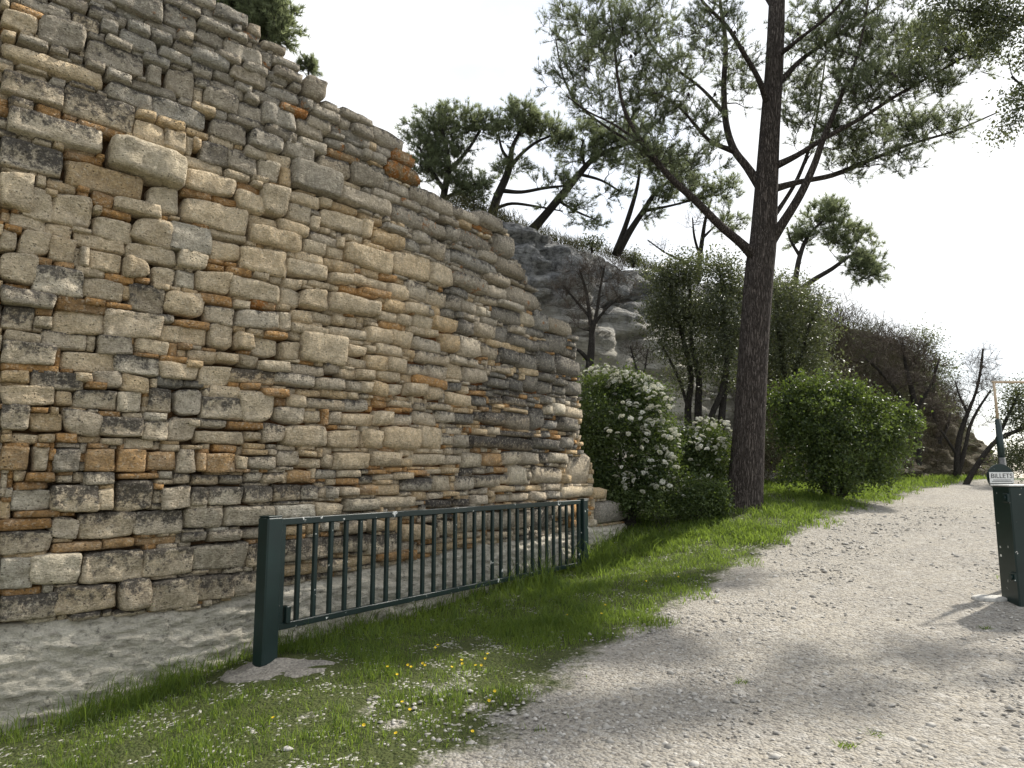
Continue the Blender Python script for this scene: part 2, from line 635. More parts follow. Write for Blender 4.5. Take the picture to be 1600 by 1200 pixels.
gx = axis([(-2500, -500, 500), (-500, -60, 60), (-60, -12, 6), (-12, -6, .5), (-6, 9, .09), (9, 16, .25), (16, 30, 1), (30, 90, 6), (90, 500, 60), (500, 2500, 500)])
gy = axis([(-2500, -500, 500), (-500, -60, 60), (-60, -4, 5), (-4, 2.5, .5), (2.5, 13, .09), (13, 24, .2), (24, 40, .8), (40, 100, 6), (100, 500, 60), (500, 3500, 500)])
GX, GY = np.meshgrid(gx, gy)
gX, gY = GX.ravel(), GY.ravel()
gZ = ground_z(gX, gY)
near = (np.abs(gX) < 30) & (gY > -4) & (gY < 40)
bmp = np.zeros(len(gX))
for i in np.nonzero(near)[0]:
    bmp[i] = mnoise.noise((gX[i] * .9, gY[i] * .9, 0)) * .035 + mnoise.noise((gX[i] * 3.1, gY[i] * 3.1, 4)) * .014
rd = road_amount(gX, gY)
gZ = gZ + bmp * (1 - .55 * rd)
nxg = len(gx)
ii, jj = np.meshgrid(np.arange(len(gy) - 1), np.arange(nxg - 1), indexing='ij')
b0 = (ii * nxg + jj).ravel()
gf = np.c_[b0, b0 + 1, b0 + nxg + 1, b0 + nxg]
ground = link('ground', make_mesh('ground', np.c_[gX, gY, gZ], gf, M['ground'], True, {'road': rd}))
tag(ground, kind='structure')

# ------------------------------------------------------------------ the old wall: plan curve
E0 = at(915, 742, 11.3)[:2]
_pts = [E0 + np.array([math.sin(R(34.4)), math.cos(R(34.4))]) * 1.7]
_pts.append(E0.copy())
step, s = .05, 0.0
p_ = E0.copy()
while s < 12.5:
    k = min(max((s - 3.2) / 3.2, 0), 1)
    th = R(34.4 + (47.5 - 34.4) * k * k * (3 - 2 * k))
    p_ = p_ - np.array([math.sin(th), math.cos(th)]) * step
    _pts.append(p_.copy())
    s += step
WP = np.array(_pts[::-1])
WU = np.r_[0, np.cumsum(np.linalg.norm(np.diff(WP, axis=0), axis=1))]
WLEN = WU[-1]


def wall_pt(u):
    return np.array([np.interp(u, WU, WP[:, 0]), np.interp(u, WU, WP[:, 1])])


def wall_frame(u):
    t = unit(wall_pt(min(u + .1, WLEN)) - wall_pt(max(u - .1, 0)))
    n = np.array([t[1], -t[0]])
    return wall_pt(u), t, n


def to_wall(x, y):
    """photo pixel -> (u, z) on the wall face"""
    d = ray(x, y)
    cr = WP[:, 0] * d[1] - WP[:, 1] * d[0]
    sg = np.nonzero((cr[:-1] <= 0) & (cr[1:] > 0))[0]
    if len(sg) == 0:
        i, f = (0, 0) if cr[0] > 0 else (len(WP) - 2, 1)
    else:
        i = sg[-1]
        f = -cr[i] / (cr[i + 1] - cr[i])
    p = WP[i] * (1 - f) + WP[i + 1] * f
    u = WU[i] * (1 - f) + WU[i + 1] * f
    t = p[1] / d[1]
    return u, EYE[2] + t * d[2]


_top = [(-30, -230), (60, -190), (180, -110), (260, -60), (325, -12), (350, 8), (385, 40), (410, 62), (445, 90), (470, 100), (505, 150), (545, 178), (590, 205), (632, 240), (645, 275),
        (652, 295), (690, 310), (705, 330), (760, 342), (798, 366), (803, 402), (816, 410), (821, 440), (838, 450), (846, 486), (856, 493), (887, 500),
        (893, 530), (899, 548), (903, 590), (906, 622), (905, 690), (909, 711), (921, 713), (924, 764), (944, 766), (947, 784), (1003, 786), (1004, 818)]
_tu = np.array([to_wall(*q) for q in _top])
_bot = [(-30, 985), (0, 978), (150, 966), (300, 953), (400, 926), (560, 892), (680, 868), (690, 862), (790, 848), (860, 836), (920, 824), (1010, 816)]
_bu = np.array([to_wall(*q) for q in _bot])
UL = to_wall(0, 600)[0]


def top_z(u):
    return np.interp(u, np.r_[0, _tu[:, 0]], np.r_[_tu[0, 1] + .15, _tu[:, 1]])


def bot_z(u):
    return np.interp(u, np.r_[0, _bu[:, 0]], np.r_[_bu[0, 1] - .05, _bu[:, 1]])


UEND = _tu[-1, 0]

# traced courses: each entry is left right top bottom (at the middle) and a colour letter, in pixels of an enlarged tile
TILES = [
 ((0, 0), "0 75 10 80 b;75 365 85 140 o;165 590 45 140 g;420 730 -10 85 g;0 325 130 270 b;330 670 185 410 g;600 830 150 270 d;830 970 195 300 g;740 1050 105 200 g;700 970 0 60 g;920 1365 -20 130 l;975 1205 90 170 l;1055 1230 205 300 l;1200 1470 195 280 l;1365 1640 95 250 l;1370 1600 20 80 l;1240 1425 280 375 l;1470 1590 285 385 g;1000 1300 315 440 l;870 1090 345 415 g;1425 1600 365 470 g;690 1215 400 580 g;1190 1410 480 550 g;1085 1190 425 480 g;1305 1590 435 540 l;1220 1340 560 725 w;1350 1590 580 800 g;400 555 415 480 g;565 690 480 530 g;140 390 340 415 g;0 130 285 345 b;0 870 490 640 b;700 870 525 600 g;880 1080 610 690 g;1090 1465 715 790 g;0 530 680 850 d;535 1115 800 1045 d;890 1265 735 880 g;1275 1733 880 1050 g;1480 1600 820 890 g;1125 1295 940 1020 y;1295 1545 1000 1080 y;640 1050 1060 1150 o;520 640 1015 1050 o;50 850 1010 1207 d;1100 1355 1035 1220 b"),
 ((0, 200), "0 525 140 375 d;530 1215 330 545 y;1200 1480 490 720 b;870 1510 175 430 W;1360 1530 60 205 b;1535 1600 75 225 b;0 295 385 690 b;175 435 520 750 b;295 370 430 500 b;385 635 465 545 y;360 470 530 585 b;440 770 575 830 b;635 735 540 590 o;750 930 555 670 o;935 1335 630 735 b;770 840 665 720 b;840 1085 695 745 o;770 1070 740 925 b;1085 1390 750 985 b;1395 1735 815 1040 w;80 375 740 850 b;0 75 705 785 y;25 170 820 880 o;355 580 810 920 b;600 755 840 880 b;0 145 865 1030 b;150 405 870 1070 b;415 615 930 1130 b;595 1045 900 1030 b;600 660 1005 1160 b;665 735 1005 1165 b;740 1005 1030 1200 b;1055 1455 995 1135 b;1460 1713 1040 1180 b;1010 1230 1090 1260 b;0 300 1055 1310 b;295 435 1090 1160 o;440 615 1120 1185 o"),
 ((0, 400), "270 680 115 330 d;625 855 105 190 b;865 1110 165 240 o;1110 1235 190 240 o;1250 1450 100 250 b;1455 1603 135 280 w;1255 1400 235 290 b;0 455 300 440 g;680 1025 215 395 b;1065 1350 255 470 d;1000 1080 250 370 y;1355 1690 300 520 b;465 880 370 475 o;690 860 365 425 o;865 1080 405 445 o;10 275 430 610 d;280 435 425 500 o;285 425 510 615 b;445 880 470 660 b;885 1325 455 690 g;1300 1440 485 550 g;1440 1600 540 580 o;1330 1720 580 740 b;40 325 630 720 b;335 720 640 770 d;720 790 680 800 b;795 1090 680 825 g;1000 1115 685 730 o;1105 1390 705 830 b;1395 1475 725 835 o;1470 1585 735 780 o;0 455 720 910 d;460 500 740 940 o;500 970 810 960 b;950 1320 840 995 d;1325 1540 840 890 o;0 485 895 965 o;0 240 955 1060 y;250 680 975 1115 d;620 765 965 1060 b;700 870 1060 1115 o;775 995 965 1100 g;985 1235 1000 1130 b;1320 1624 895 1040 b;1300 1510 1005 1100 k;1510 1685 1045 1100 k;500 610 940 985 o"),
 ((0, 600), "0 455 25 180 b;460 595 65 190 y;610 965 55 210 d;965 1170 65 235 w;1235 1415 40 245 d;1430 1685 45 275 g;0 240 165 380 d;245 400 200 245 o;410 480 195 250 y;240 510 255 400 y;515 830 225 430 g;810 990 230 280 o;1000 1175 235 300 b;835 1170 285 445 d;1175 1390 310 465 d;1390 1620 290 475 g;0 100 415 485 y;90 310 415 490 b;310 445 415 490 y;460 635 415 490 o;640 830 435 490 y;835 1015 450 505 b;1020 1265 455 550 b;1340 1500 500 555 b;0 235 530 720 t;270 400 525 730 b;440 665 530 735 g;710 940 540 720 t;965 1205 550 730 t;1215 1445 560 715 t;1460 1605 560 740 g;0 50 745 940 g;215 450 740 815 o;470 600 760 825 b;690 940 735 840 d;980 1310 745 790 o;1315 1430 725 790 w;1435 1575 740 830 g;90 405 880 1050 w;410 800 850 1065 d;810 945 870 1055 b;960 1260 815 1050 d;1270 1345 880 990 d;1345 1550 850 1040 g;0 90 980 1120 y;120 490 1055 1110 o"),
 ((0, 770), "0 425 220 305 o;430 635 200 385 g;645 1105 165 370 d;1105 1500 150 340 d;1530 1845 125 295 w;0 425 320 500 d;440 835 405 490 t;855 1110 375 460 t;1120 1460 365 435 t;1510 1705 325 405 g;0 270 550 800 w;250 650 520 755 w;670 1190 480 745 d;1190 1585 455 690 d;0 460 850 1060 d;440 950 770 990 d;965 1235 730 980 g;1240 1650 710 950 d"),
 ((280, 0), "130 290 -20 75 g;0 185 20 90 g;0 160 75 145 g;200 435 105 215 g;280 565 80 210 l;550 680 200 310 g;435 495 235 285 g;500 660 290 350 l;145 555 225 300 g;140 370 265 380 l;370 665 400 530 g;600 730 375 430 g;670 880 370 440 g;770 870 450 505 g;670 765 460 590 l;90 300 365 440 l;300 510 455 545 g;520 710 555 640 g;90 395 455 560 l;790 980 520 590 g;760 995 590 690 g;720 900 635 720 l;910 1005 700 780 g;1000 1195 665 840 g;90 265 545 650 g;270 450 610 700 l;450 590 700 775 g;415 715 600 735 g;700 760 670 735 g;125 250 665 750 g;255 535 720 820 g;720 985 750 865 g;985 1085 835 930 l;590 825 790 885 g;540 645 800 870 g;200 505 780 930 g;110 195 750 860 b;825 1050 895 970 O;490 665 870 1020 g;1085 1310 920 1020 g;1050 1240 980 1090 g;680 960 910 1065 g;400 660 985 1070 g;100 290 880 955 b;1170 1320 890 950 g;1320 1480 930 1000 g;1460 1600 985 1040 g;1310 1410 1000 1090 g;1410 1600 1050 1140 l;970 1195 1035 1160 g;1235 1600 1080 1170 l;700 970 1075 1170 g;250 570 1030 1190 g"),
 ((280, 200), "50 240 30 85 y;250 450 85 160 b;570 870 50 190 g;110 165 110 185 y;140 405 130 300 g;450 525 140 185 y;400 630 215 385 g;535 710 165 255 b;705 920 215 330 b;870 1120 130 280 g;985 1210 105 200 w;1205 1365 90 185 l;1365 1565 160 250 l;1220 1490 210 280 O;1140 1405 250 400 g;1420 1673 320 490 l;15 365 270 370 b;0 460 390 550 b;370 575 370 450 b;635 820 275 460 w;590 725 415 470 b;825 910 345 490 y;915 1335 325 550 w;580 680 450 505 b;465 670 465 545 o;725 895 480 535 o;1315 1763 530 690 g;445 680 540 705 b;680 885 515 750 b;890 1155 540 655 b;1150 1260 590 665 b;0 255 535 590 o;265 475 580 650 o;0 570 640 845 b;885 1075 650 800 w;1075 1165 735 860 b;1165 1590 715 880 b;1250 1480 640 710 y;575 810 740 850 b;815 1065 790 900 b;570 1010 860 995 b;225 555 870 940 b;100 240 800 850 o;1015 1220 950 1060 b;1075 1305 890 980 g;230 475 950 1110 b;475 885 1005 1210 b;955 1180 1045 1140 b;885 1225 1115 1265 b;1210 1350 995 1100 b;1350 1763 990 1175 b;1180 1440 1110 1205 y"),
 ((280, 400), "215 365 70 130 o;220 360 35 65 o;380 590 105 175 o;590 725 140 205 b;125 410 140 330 b;415 830 215 375 b;730 850 170 250 b;855 1010 190 285 b;1055 1235 215 275 b;1240 1405 140 240 b;1410 1718 178 278 b;1235 1325 245 285 b;790 845 320 390 b;840 1000 280 430 b;1000 1215 280 455 b;1155 1235 285 355 b;1235 1633 325 490 b;1325 1475 260 310 o;1475 1640 290 345 o;145 425 325 410 o;0 145 280 325 y;435 580 375 440 b;585 785 375 455 O;795 920 405 455 y;210 450 415 570 g;455 800 460 615 g;790 915 455 630 b;915 1085 450 555 b;1085 1265 475 560 b;1265 1365 505 575 b;0 250 545 610 o;230 455 570 780 b;455 595 645 800 b;450 550 585 640 y;550 690 615 675 y;690 880 635 695 o;915 1225 580 660 b;900 1005 640 705 b;1240 1530 590 695 b;1530 1640 590 690 b;590 815 690 845 b;815 990 705 860 b;990 1360 670 890 b;1310 1390 690 745 b;1365 1530 740 835 b;1535 1640 750 810 b;50 300 790 885 b;305 475 805 900 b;490 645 820 935 b;30 185 865 940 y;655 885 865 975 b;1365 1545 845 935 b;1535 1700 815 950 b;885 1195 905 1000 g;1200 1320 900 995 g;1310 1455 940 1020 b;140 410 905 1080 b;410 790 945 1065 d;780 1105 985 1095 g;1110 1370 1005 1115 g;1455 1600 945 1035 b;1385 1585 1030 1145 g;240 495 1085 1190 b;500 655 1065 1120 o;660 880 1110 1190 o;965 1170 1115 1170 y;1165 1390 1120 1185 y"),
 ((280, 600), "185 530 120 290 d;495 755 60 310 b;765 890 120 190 o;885 1045 85 195 b;1045 1350 115 210 g;1345 1560 130 225 g;770 1025 190 330 g;1025 1165 225 330 b;1165 1215 220 340 o;1215 1335 220 345 g;1335 1600 240 345 b;55 165 300 355 b;165 380 295 375 g;390 690 310 380 o;680 855 320 505 g;130 530 385 495 b;530 675 400 480 b;860 1205 350 515 b;1210 1485 375 535 b;1505 1600 400 535 b;25 180 510 545 y;270 465 505 570 o;530 720 540 590 y;130 200 575 725 t;205 445 580 735 t;720 795 535 590 g;785 975 555 690 g;980 1120 555 605 y;450 545 595 715 b;550 785 605 715 g;970 1170 615 705 b;1175 1265 585 700 b;1265 1555 560 710 b;100 320 755 840 d;330 510 760 830 d;535 680 735 810 g;680 850 740 825 g;880 1080 710 820 t;1115 1290 715 790 g;1290 1485 715 775 b;1300 1475 780 840 o;1470 1600 765 830 d;80 215 855 1015 d;225 515 855 1005 d;525 760 845 985 d;770 995 840 975 d;1000 1135 835 970 d;1210 1305 840 950 g;1310 1470 850 930 g;1490 1640 840 920 t;360 775 1015 1180 w;790 1115 995 1120 w;1115 1340 980 1095 b;1375 1630 950 1060 w"),
 ((280, 770), "240 495 310 400 g;505 800 290 385 g;100 545 425 630 w;555 850 415 600 d;130 440 680 885 d;430 840 640 820 d;855 1030 270 350 y;1035 1160 255 340 y;1165 1315 240 325 w;1360 1520 215 340 g;1530 1640 230 330 g;860 1240 375 560 d;1250 1600 350 500 d;860 1140 585 690 y;1150 1370 550 660 d;1370 1590 530 610 y"),
 ((560, 180), "0 110 90 185 l;110 370 150 285 g;0 60 220 290 g;60 120 240 305 y;120 255 270 345 g;265 440 340 420 O;280 430 305 350 O;0 75 290 375 l;75 215 325 405 g;100 225 430 490 l;200 490 420 560 O;180 245 500 560 g;160 240 560 640 g;240 415 575 695 g;415 555 610 740 g;550 755 655 810 g;100 330 645 715 g;320 505 725 785 l;510 660 780 845 l;265 725 825 975 l;660 815 855 920 g;820 990 800 905 g;745 825 760 850 g;815 930 890 945 y;930 1110 930 980 O;990 1170 835 950 g;770 1080 965 1095 l;710 800 945 1060 g;1110 1280 990 1180 l;0 100 880 1030 b;190 380 925 980 g;0 190 840 910 y;90 360 985 1120 y;370 500 1045 1140 g;445 575 980 1075 g;360 440 975 1025 g;490 570 1090 1160 g;575 700 1035 1205 g;750 860 1085 1130 l;850 990 1110 1180 l"),
 ((560, 380), "750 1130 105 225 l;985 1135 70 155 g;675 750 80 175 l;1100 1365 160 285 l;270 585 95 300 b;580 755 175 355 b;0 155 225 285 y;155 310 260 310 o;230 400 330 455 b;0 245 385 455 o;390 555 330 480 g;555 665 335 380 g;530 705 395 525 g;760 1040 260 410 l;865 1025 230 285 g;1030 1240 270 350 g;1040 1210 355 465 g;1210 1500 360 540 l;745 890 390 460 k;710 835 435 560 g;835 970 475 590 g;995 1150 440 515 g;1150 1340 495 550 g;970 1045 530 610 w;1100 1335 545 670 k;1335 1450 580 690 w;1450 1565 570 720 l;200 365 475 575 y;365 545 495 590 b;130 220 460 505 y;145 300 565 650 b;300 430 590 690 b;435 600 590 710 b;680 775 550 620 k;780 845 570 635 k;845 1000 595 650 g;1000 1145 615 685 l;600 810 620 740 y;810 945 645 760 k;945 1105 660 795 g;1105 1240 695 820 k;1250 1370 690 765 g;1370 1540 705 780 k;170 385 655 735 o;385 540 690 765 b;540 660 715 780 b;45 250 705 835 b;250 450 725 870 b;450 670 780 905 g;665 810 745 910 y;810 1000 780 960 g;1000 1145 840 965 g;1240 1480 780 880 k;1055 1195 810 865 y;1195 1380 845 900 y;1480 1560 810 900 k;125 345 850 950 b;40 120 850 915 b;355 465 885 950 y;465 740 910 1010 g;740 885 940 1010 g;885 990 960 1030 g;215 380 955 1075 b;375 555 995 1110 g;565 720 1015 1140 g;720 860 1010 1145 b;865 1055 1030 1170 g;1155 1310 885 1010 k;1310 1470 910 1050 k;1470 1620 910 1080 k;1110 1240 1030 1090 g;1340 1495 1045 1105 y;0 130 1050 1140 b;130 335 1065 1155 b;345 430 1095 1160 y;430 710 1110 1200 o"),
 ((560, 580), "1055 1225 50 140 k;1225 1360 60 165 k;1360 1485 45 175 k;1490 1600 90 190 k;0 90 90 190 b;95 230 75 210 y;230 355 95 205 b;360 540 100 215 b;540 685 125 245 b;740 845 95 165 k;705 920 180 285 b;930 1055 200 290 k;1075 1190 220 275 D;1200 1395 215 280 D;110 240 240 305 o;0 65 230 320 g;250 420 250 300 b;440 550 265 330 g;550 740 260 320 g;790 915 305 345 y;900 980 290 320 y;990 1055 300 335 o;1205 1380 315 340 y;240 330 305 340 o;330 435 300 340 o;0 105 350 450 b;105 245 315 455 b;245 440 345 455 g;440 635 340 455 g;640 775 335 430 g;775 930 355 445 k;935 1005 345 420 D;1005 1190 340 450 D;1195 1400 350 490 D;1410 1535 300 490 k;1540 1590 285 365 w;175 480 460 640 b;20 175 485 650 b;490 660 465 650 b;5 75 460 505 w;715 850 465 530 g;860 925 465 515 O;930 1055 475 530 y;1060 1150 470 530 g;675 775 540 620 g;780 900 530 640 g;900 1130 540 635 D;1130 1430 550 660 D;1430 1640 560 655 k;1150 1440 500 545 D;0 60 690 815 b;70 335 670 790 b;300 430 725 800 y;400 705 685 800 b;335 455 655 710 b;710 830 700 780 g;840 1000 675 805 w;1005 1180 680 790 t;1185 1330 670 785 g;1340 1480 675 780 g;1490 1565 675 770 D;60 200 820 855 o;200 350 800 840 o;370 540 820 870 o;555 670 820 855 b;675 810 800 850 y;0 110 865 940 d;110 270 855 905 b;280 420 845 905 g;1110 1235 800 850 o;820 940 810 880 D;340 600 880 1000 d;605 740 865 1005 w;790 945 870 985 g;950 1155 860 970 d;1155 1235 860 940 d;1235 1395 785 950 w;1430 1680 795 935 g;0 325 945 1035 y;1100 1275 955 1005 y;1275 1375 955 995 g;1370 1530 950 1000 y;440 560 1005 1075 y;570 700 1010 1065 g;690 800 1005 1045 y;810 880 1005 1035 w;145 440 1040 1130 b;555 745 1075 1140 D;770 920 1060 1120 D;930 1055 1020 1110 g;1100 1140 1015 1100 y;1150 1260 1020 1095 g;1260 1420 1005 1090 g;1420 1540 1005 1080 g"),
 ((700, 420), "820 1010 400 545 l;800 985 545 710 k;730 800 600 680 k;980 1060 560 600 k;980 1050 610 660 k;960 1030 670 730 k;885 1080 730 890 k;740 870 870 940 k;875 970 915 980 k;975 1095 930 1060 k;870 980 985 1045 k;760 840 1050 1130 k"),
 ((700, 620), "850 940 55 150 w;940 1100 80 170 g;910 1055 175 290 k;790 900 185 270 k;835 910 315 360 o;700 770 310 335 y;910 1020 320 430 k;970 1065 445 480 y;820 960 455 555 g;985 1175 495 725 g;940 1000 640 720 y;920 1190 745 845 b;800 935 720 780 g;1190 1310 760 850 y;790 910 780 855 g;915 1010 790 845 g;1000 1040 890 990 o;900 1000 900 1010 g;780 890 890 1000 g;1170 1210 1020 1080 w;1210 1485 865 1055 p;1490 1600 870 1020 p"),
 ((560, 760), "50 330 400 560 d;340 610 310 450 b;650 800 270 420 g;830 1050 210 380 w;1060 1290 200 360 w;1310 1400 200 350 g;470 640 480 560 g;650 790 470 530 y;800 1000 430 480 y;130 450 540 620 o;60 170 270 370 b;230 290 280 370 y;1420 1600 180 360 k;1060 1210 380 440 b"),
]
TINT = {  # colour of the stone itself, crust, lichen
    'b': ((.70, .585, .415), .21, .02), 'w': ((.61, .55, .435), .24, .0), 'W': ((.56, .50, .385), .10, .0), 'g': ((.60, .525, .41), .52, .05),
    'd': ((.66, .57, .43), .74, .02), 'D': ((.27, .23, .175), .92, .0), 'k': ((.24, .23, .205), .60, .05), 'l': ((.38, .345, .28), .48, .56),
    'O': ((.32, .22, .115), .35, .88), 'o': ((.50, .29, .115), .12, .10), 'y': ((.63, .48, .29), .14, .05), 't': ((.52, .34, .17), .10, .0), 'p': ((.36, .34, .30), .30, .0)}

stones = []                                   # u0 u1 z0 z1 letter pixel-area pixel-width
for (ox, oy), txt in TILES:
    for ent in txt.split(';'):
        l, r_, t_, b_, c_ = ent.split()
        k = 300 / 1600
        l, r_, t_, b_ = ox + float(l) * k, ox + float(r_) * k, oy + float(t_) * k, oy + float(b_) * k
        ym, xm = (t_ + b_) / 2, (l + r_) / 2
        u0, u1 = to_wall(l, ym)[0], to_wall(r_, ym)[0]
        z1, z0 = to_wall(xm, t_)[1], to_wall(xm, b_)[1]
        stones.append([u0, u1, z0, z1, c_, (r_ - l) * (b_ - t_), r_ - l])

# fill what the tracing left open: packing stones in the gaps, courses beyond the picture's edge
CELL = .0125
NU, NZ = int(WLEN / CELL) + 1, int(8.2 / CELL)
Z0 = -.6
occ = np.zeros((NU, NZ), dtype=bool)
uc = (np.arange(NU) + .5) * CELL
zc = Z0 + (np.arange(NZ) + .5) * CELL
occ |= (zc[None, :] > (top_z(uc) - .015)[:, None]) | (zc[None, :] < (bot_z(uc) + .005)[:, None]) | (uc > UEND - .01)[:, None]
for s_ in stones:
    g = .006
    i0, i1 = int((s_[0] + g) / CELL), int((s_[1] - g) / CELL) + 1
    j0, j1 = int((s_[2] - Z0 + g) / CELL), int((s_[3] - Z0 - g) / CELL) + 1
    occ[max(i0, 0):max(i1, 0), max(j0, 0):max(j1, 0)] = True
tr_u = np.array([(s_[0] + s_[1]) / 2 for s_ in stones])
tr_z = np.array([(s_[2] + s_[3]) / 2 for s_ in stones])
fill = []
for j in range(NZ):
    i = 0
    while i < NU:
        if occ[i, j]:
            i += 1
            continue
        outside = uc[i] < UL - .25
        if outside:
            mw, mh = int(rng.uniform(.2, .6) / CELL), int(rng.choice([.08, .14, .2, .22]) / CELL)
        else:
            mw, mh = int(rng.uniform(.09, .30) / CELL), int(rng.uniform(.05, .13) / CELL)
        i1 = i
        while i1 < NU and i1 - i < mw and not occ[i1, j]:
            i1 += 1
        j1 = j
        while j1 < NZ and j1 - j < mh and not occ[i:i1, j1].any():
            j1 += 1
        w_, h_ = (i1 - i) * CELL, (j1 - j) * CELL
        occ[i:i1, j:j1] = True
        if w_ >= .035 and h_ >= .022:
            u0, u1, z0, z1 = i * CELL, i1 * CELL, Z0 + j * CELL, Z0 + j1 * CELL
            um, zm = (u0 + u1) / 2, (z0 + z1) / 2
            k = np.argsort((tr_u - um) ** 2 + (tr_z - zm) ** 2)[rng.integers(0, 5)]
            c_ = stones[k][4]
            if c_ in 'WtOp':
                c_ = 'b'
            if h_ < .075 and rng.random() < .32 and zm < 4.0:
                c_ = 'o' if rng.random() < .7 else 'y'
            pd = 90.0
            fill.append([u0, u1, z0, z1, c_, -w_ * h_ * 1e4 * (1 if not outside else .2), w_ * pd * 1.6])
        i = i1


def stone_geo(s_):
    u0, u1, z0, z1, c_, area, pw = s_
    w, h = u1 - u0, z1 - z0
    um, zm = (u0 + u1) / 2, (z0 + z1) / 2
    P, T, Nn = wall_frame(um)
    small = area < 0
    nx = int(np.clip(pw / (8 if small else 5), 4, 18))
    nz = int(np.clip(nx * h / w * 1.2, 4, 13))
    a = np.linspace(-1, 1, nx + 1)
    b = np.linspace(-1, 1, nz + 1)
    # pull the outer rows towards the rim so that the edge stays crisp
    a = np.sign(a) * (1 - (1 - np.abs(a)) ** 1.85)
    b = np.sign(b) * (1 - (1 - np.abs(b)) ** 1.75)
    A, B = np.meshgrid(a, b)
    squarish = c_ in 'tdwp'
    m_ = min(w, h)
    rc = rng.uniform(.02, .06) if squarish else rng.uniform(.03, .11)
    gr = .013
    hw, hh = w / 2 + gr / 2, h / 2 + gr / 2
    x = A * (hw - rc * m_ * np.abs(B) ** 5)
    z = B * (hh - rc * m_ * np.abs(A) ** 5)
    j = (.06 if squarish else .14) * m_
    cx, cz = rng.uniform(-j, j, 4), rng.uniform(-j, j, 4)
    wts = [(1 - A) * (1 - B) / 4, (1 + A) * (1 - B) / 4, (1 - A) * (1 + B) / 4, (1 + A) * (1 + B) / 4]
    x = x + sum(c * q for c, q in zip(cx, wts))
    z = z + sum(c * q for c, q in zip(cz, wts))
    prot = float(np.clip(rng.normal(.045, .022), .0, .10)) + min(.02, m_ * .1)
    if small:
        prot = float(np.clip(rng.normal(.025, .02), -.01, .07))
    if c_ == 'W':
        prot = .17
    pa, pb = (rng.uniform(30, 60), rng.uniform(24, 50)) if squarish else (rng.uniform(20, 45), rng.uniform(12, 36))
    f = np.sqrt(np.clip(1 - np.abs(A) ** pa, 0, 1)) * np.sqrt(np.clip(1 - np.abs(B) ** pb, 0, 1))
    d = -.055 + (prot + .055) * f
    d = d + (rng.uniform(-.16, .22) * B + rng.uniform(-.10, .10) * A) * m_ * .25 * f
    base = np.array([P[0], P[1], zm])
    T3, N3 = np.array([T[0], T[1], 0]), np.array([Nn[0], Nn[1], 0])
    V = base + x[..., None] * T3 + d[..., None] * N3 + z[..., None] * np.array([0, 0, 1.0])
    sd = rng.uniform(0, 50)
    amp = min(.030, .17 * m_)
    fl = V.reshape(-1, 3)
    ff = f.ravel()
    for q in range(len(fl)):
        n1 = vnoise(fl[q], 7.5, sd)
        n2 = vnoise(fl[q], 21, sd + 9)
        n1 = max(-1, min(.25, n1 * 1.5))          # flat dressed faces with broken hollows
        fl[q] += N3 * (n1 * amp + n2 * amp * .5) * (.35 + .65 * ff[q])
        e = 1 - ff[q] * .7
        fl[q] += T3 * vnoise(fl[q], 13, sd + 20) * amp * .7 * e
        fl[q][2] += vnoise(fl[q], 13, sd + 31) * amp * .7 * e
    faces = []
    W1 = nx + 1
    for r0 in range(nz):
        for q in range(nx):
            v = r0 * W1 + q
            faces.append((v, v + 1, v + W1 + 1, v + W1))
    ring = [q for q in range(W1)] + [r0 * W1 + nx for r0 in range(1, nz + 1)] + [nz * W1 + q for q in range(nx - 1, -1, -1)] + [r0 * W1 for r0 in range(nz - 1, 0, -1)]
    back = fl[ring] - N3 * .16
    n0 = len(fl)
    V = np.r_[fl, back]
    for q in range(len(ring)):
        k = (q + 1) % len(ring)
        faces.append((ring[k], ring[q], n0 + q, n0 + k))
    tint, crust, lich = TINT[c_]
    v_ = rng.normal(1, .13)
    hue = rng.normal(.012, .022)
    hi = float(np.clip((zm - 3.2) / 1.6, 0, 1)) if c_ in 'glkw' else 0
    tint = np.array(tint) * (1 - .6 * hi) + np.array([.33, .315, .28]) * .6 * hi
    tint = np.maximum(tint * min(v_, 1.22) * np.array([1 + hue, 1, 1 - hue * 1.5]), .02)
    tint = tint * min(1, .76 / tint.max())                # keep the hue of the palest blocks
    # the crust deepens towards the wall's weathered right end
    wr = np.array([np.clip(crust + rng.normal(0, .08), 0, 1), np.clip(lich + rng.normal(0, .06), 0, 1), 0])
    wr = np.tile(wr, (len(V), 1))
    wr[:, 2] = np.clip((V[:, 2] - zm) / h + .5, 0, 1)        # height within the block
    return base, V, faces, tint, wr


WB = np.array([*wall_pt(WLEN * .55), 0.2])
wall = empty('stone_wall', WB, 'tall ruined wall of rough tan and grey limestone blocks behind the green gate', 'wall')
order = sorted(stones, key=lambda s_: -s_[5])
own, rest = order[:300], order[300:] + fill
for s_ in own:
    base, V, F, tint, wr = stone_geo(s_)
    me = make_mesh('stone', V - base, F, M['stone'], True, {'tint': np.tile(tint, (len(V), 1)), 'wear': wr})
    link('stone', me, wall, base - WB)
bv, bf, bt, bw, n0 = [], [], [], [], 0
for s_ in rest:
    base, V, F, tint, wr = stone_geo(s_)
    bv.append(V - WB)
    bf += [tuple(i + n0 for i in q) for q in F]
    bt.append(np.tile(tint, (len(V), 1)))
    bw.append(wr)
    n0 += len(V)
me = make_mesh('packing_stones', np.concatenate(bv), bf, M['stone'], True, {'tint': np.concatenate(bt), 'wear': np.concatenate(bw)})
tag(link('packing_stones', me, wall), kind='stuff')

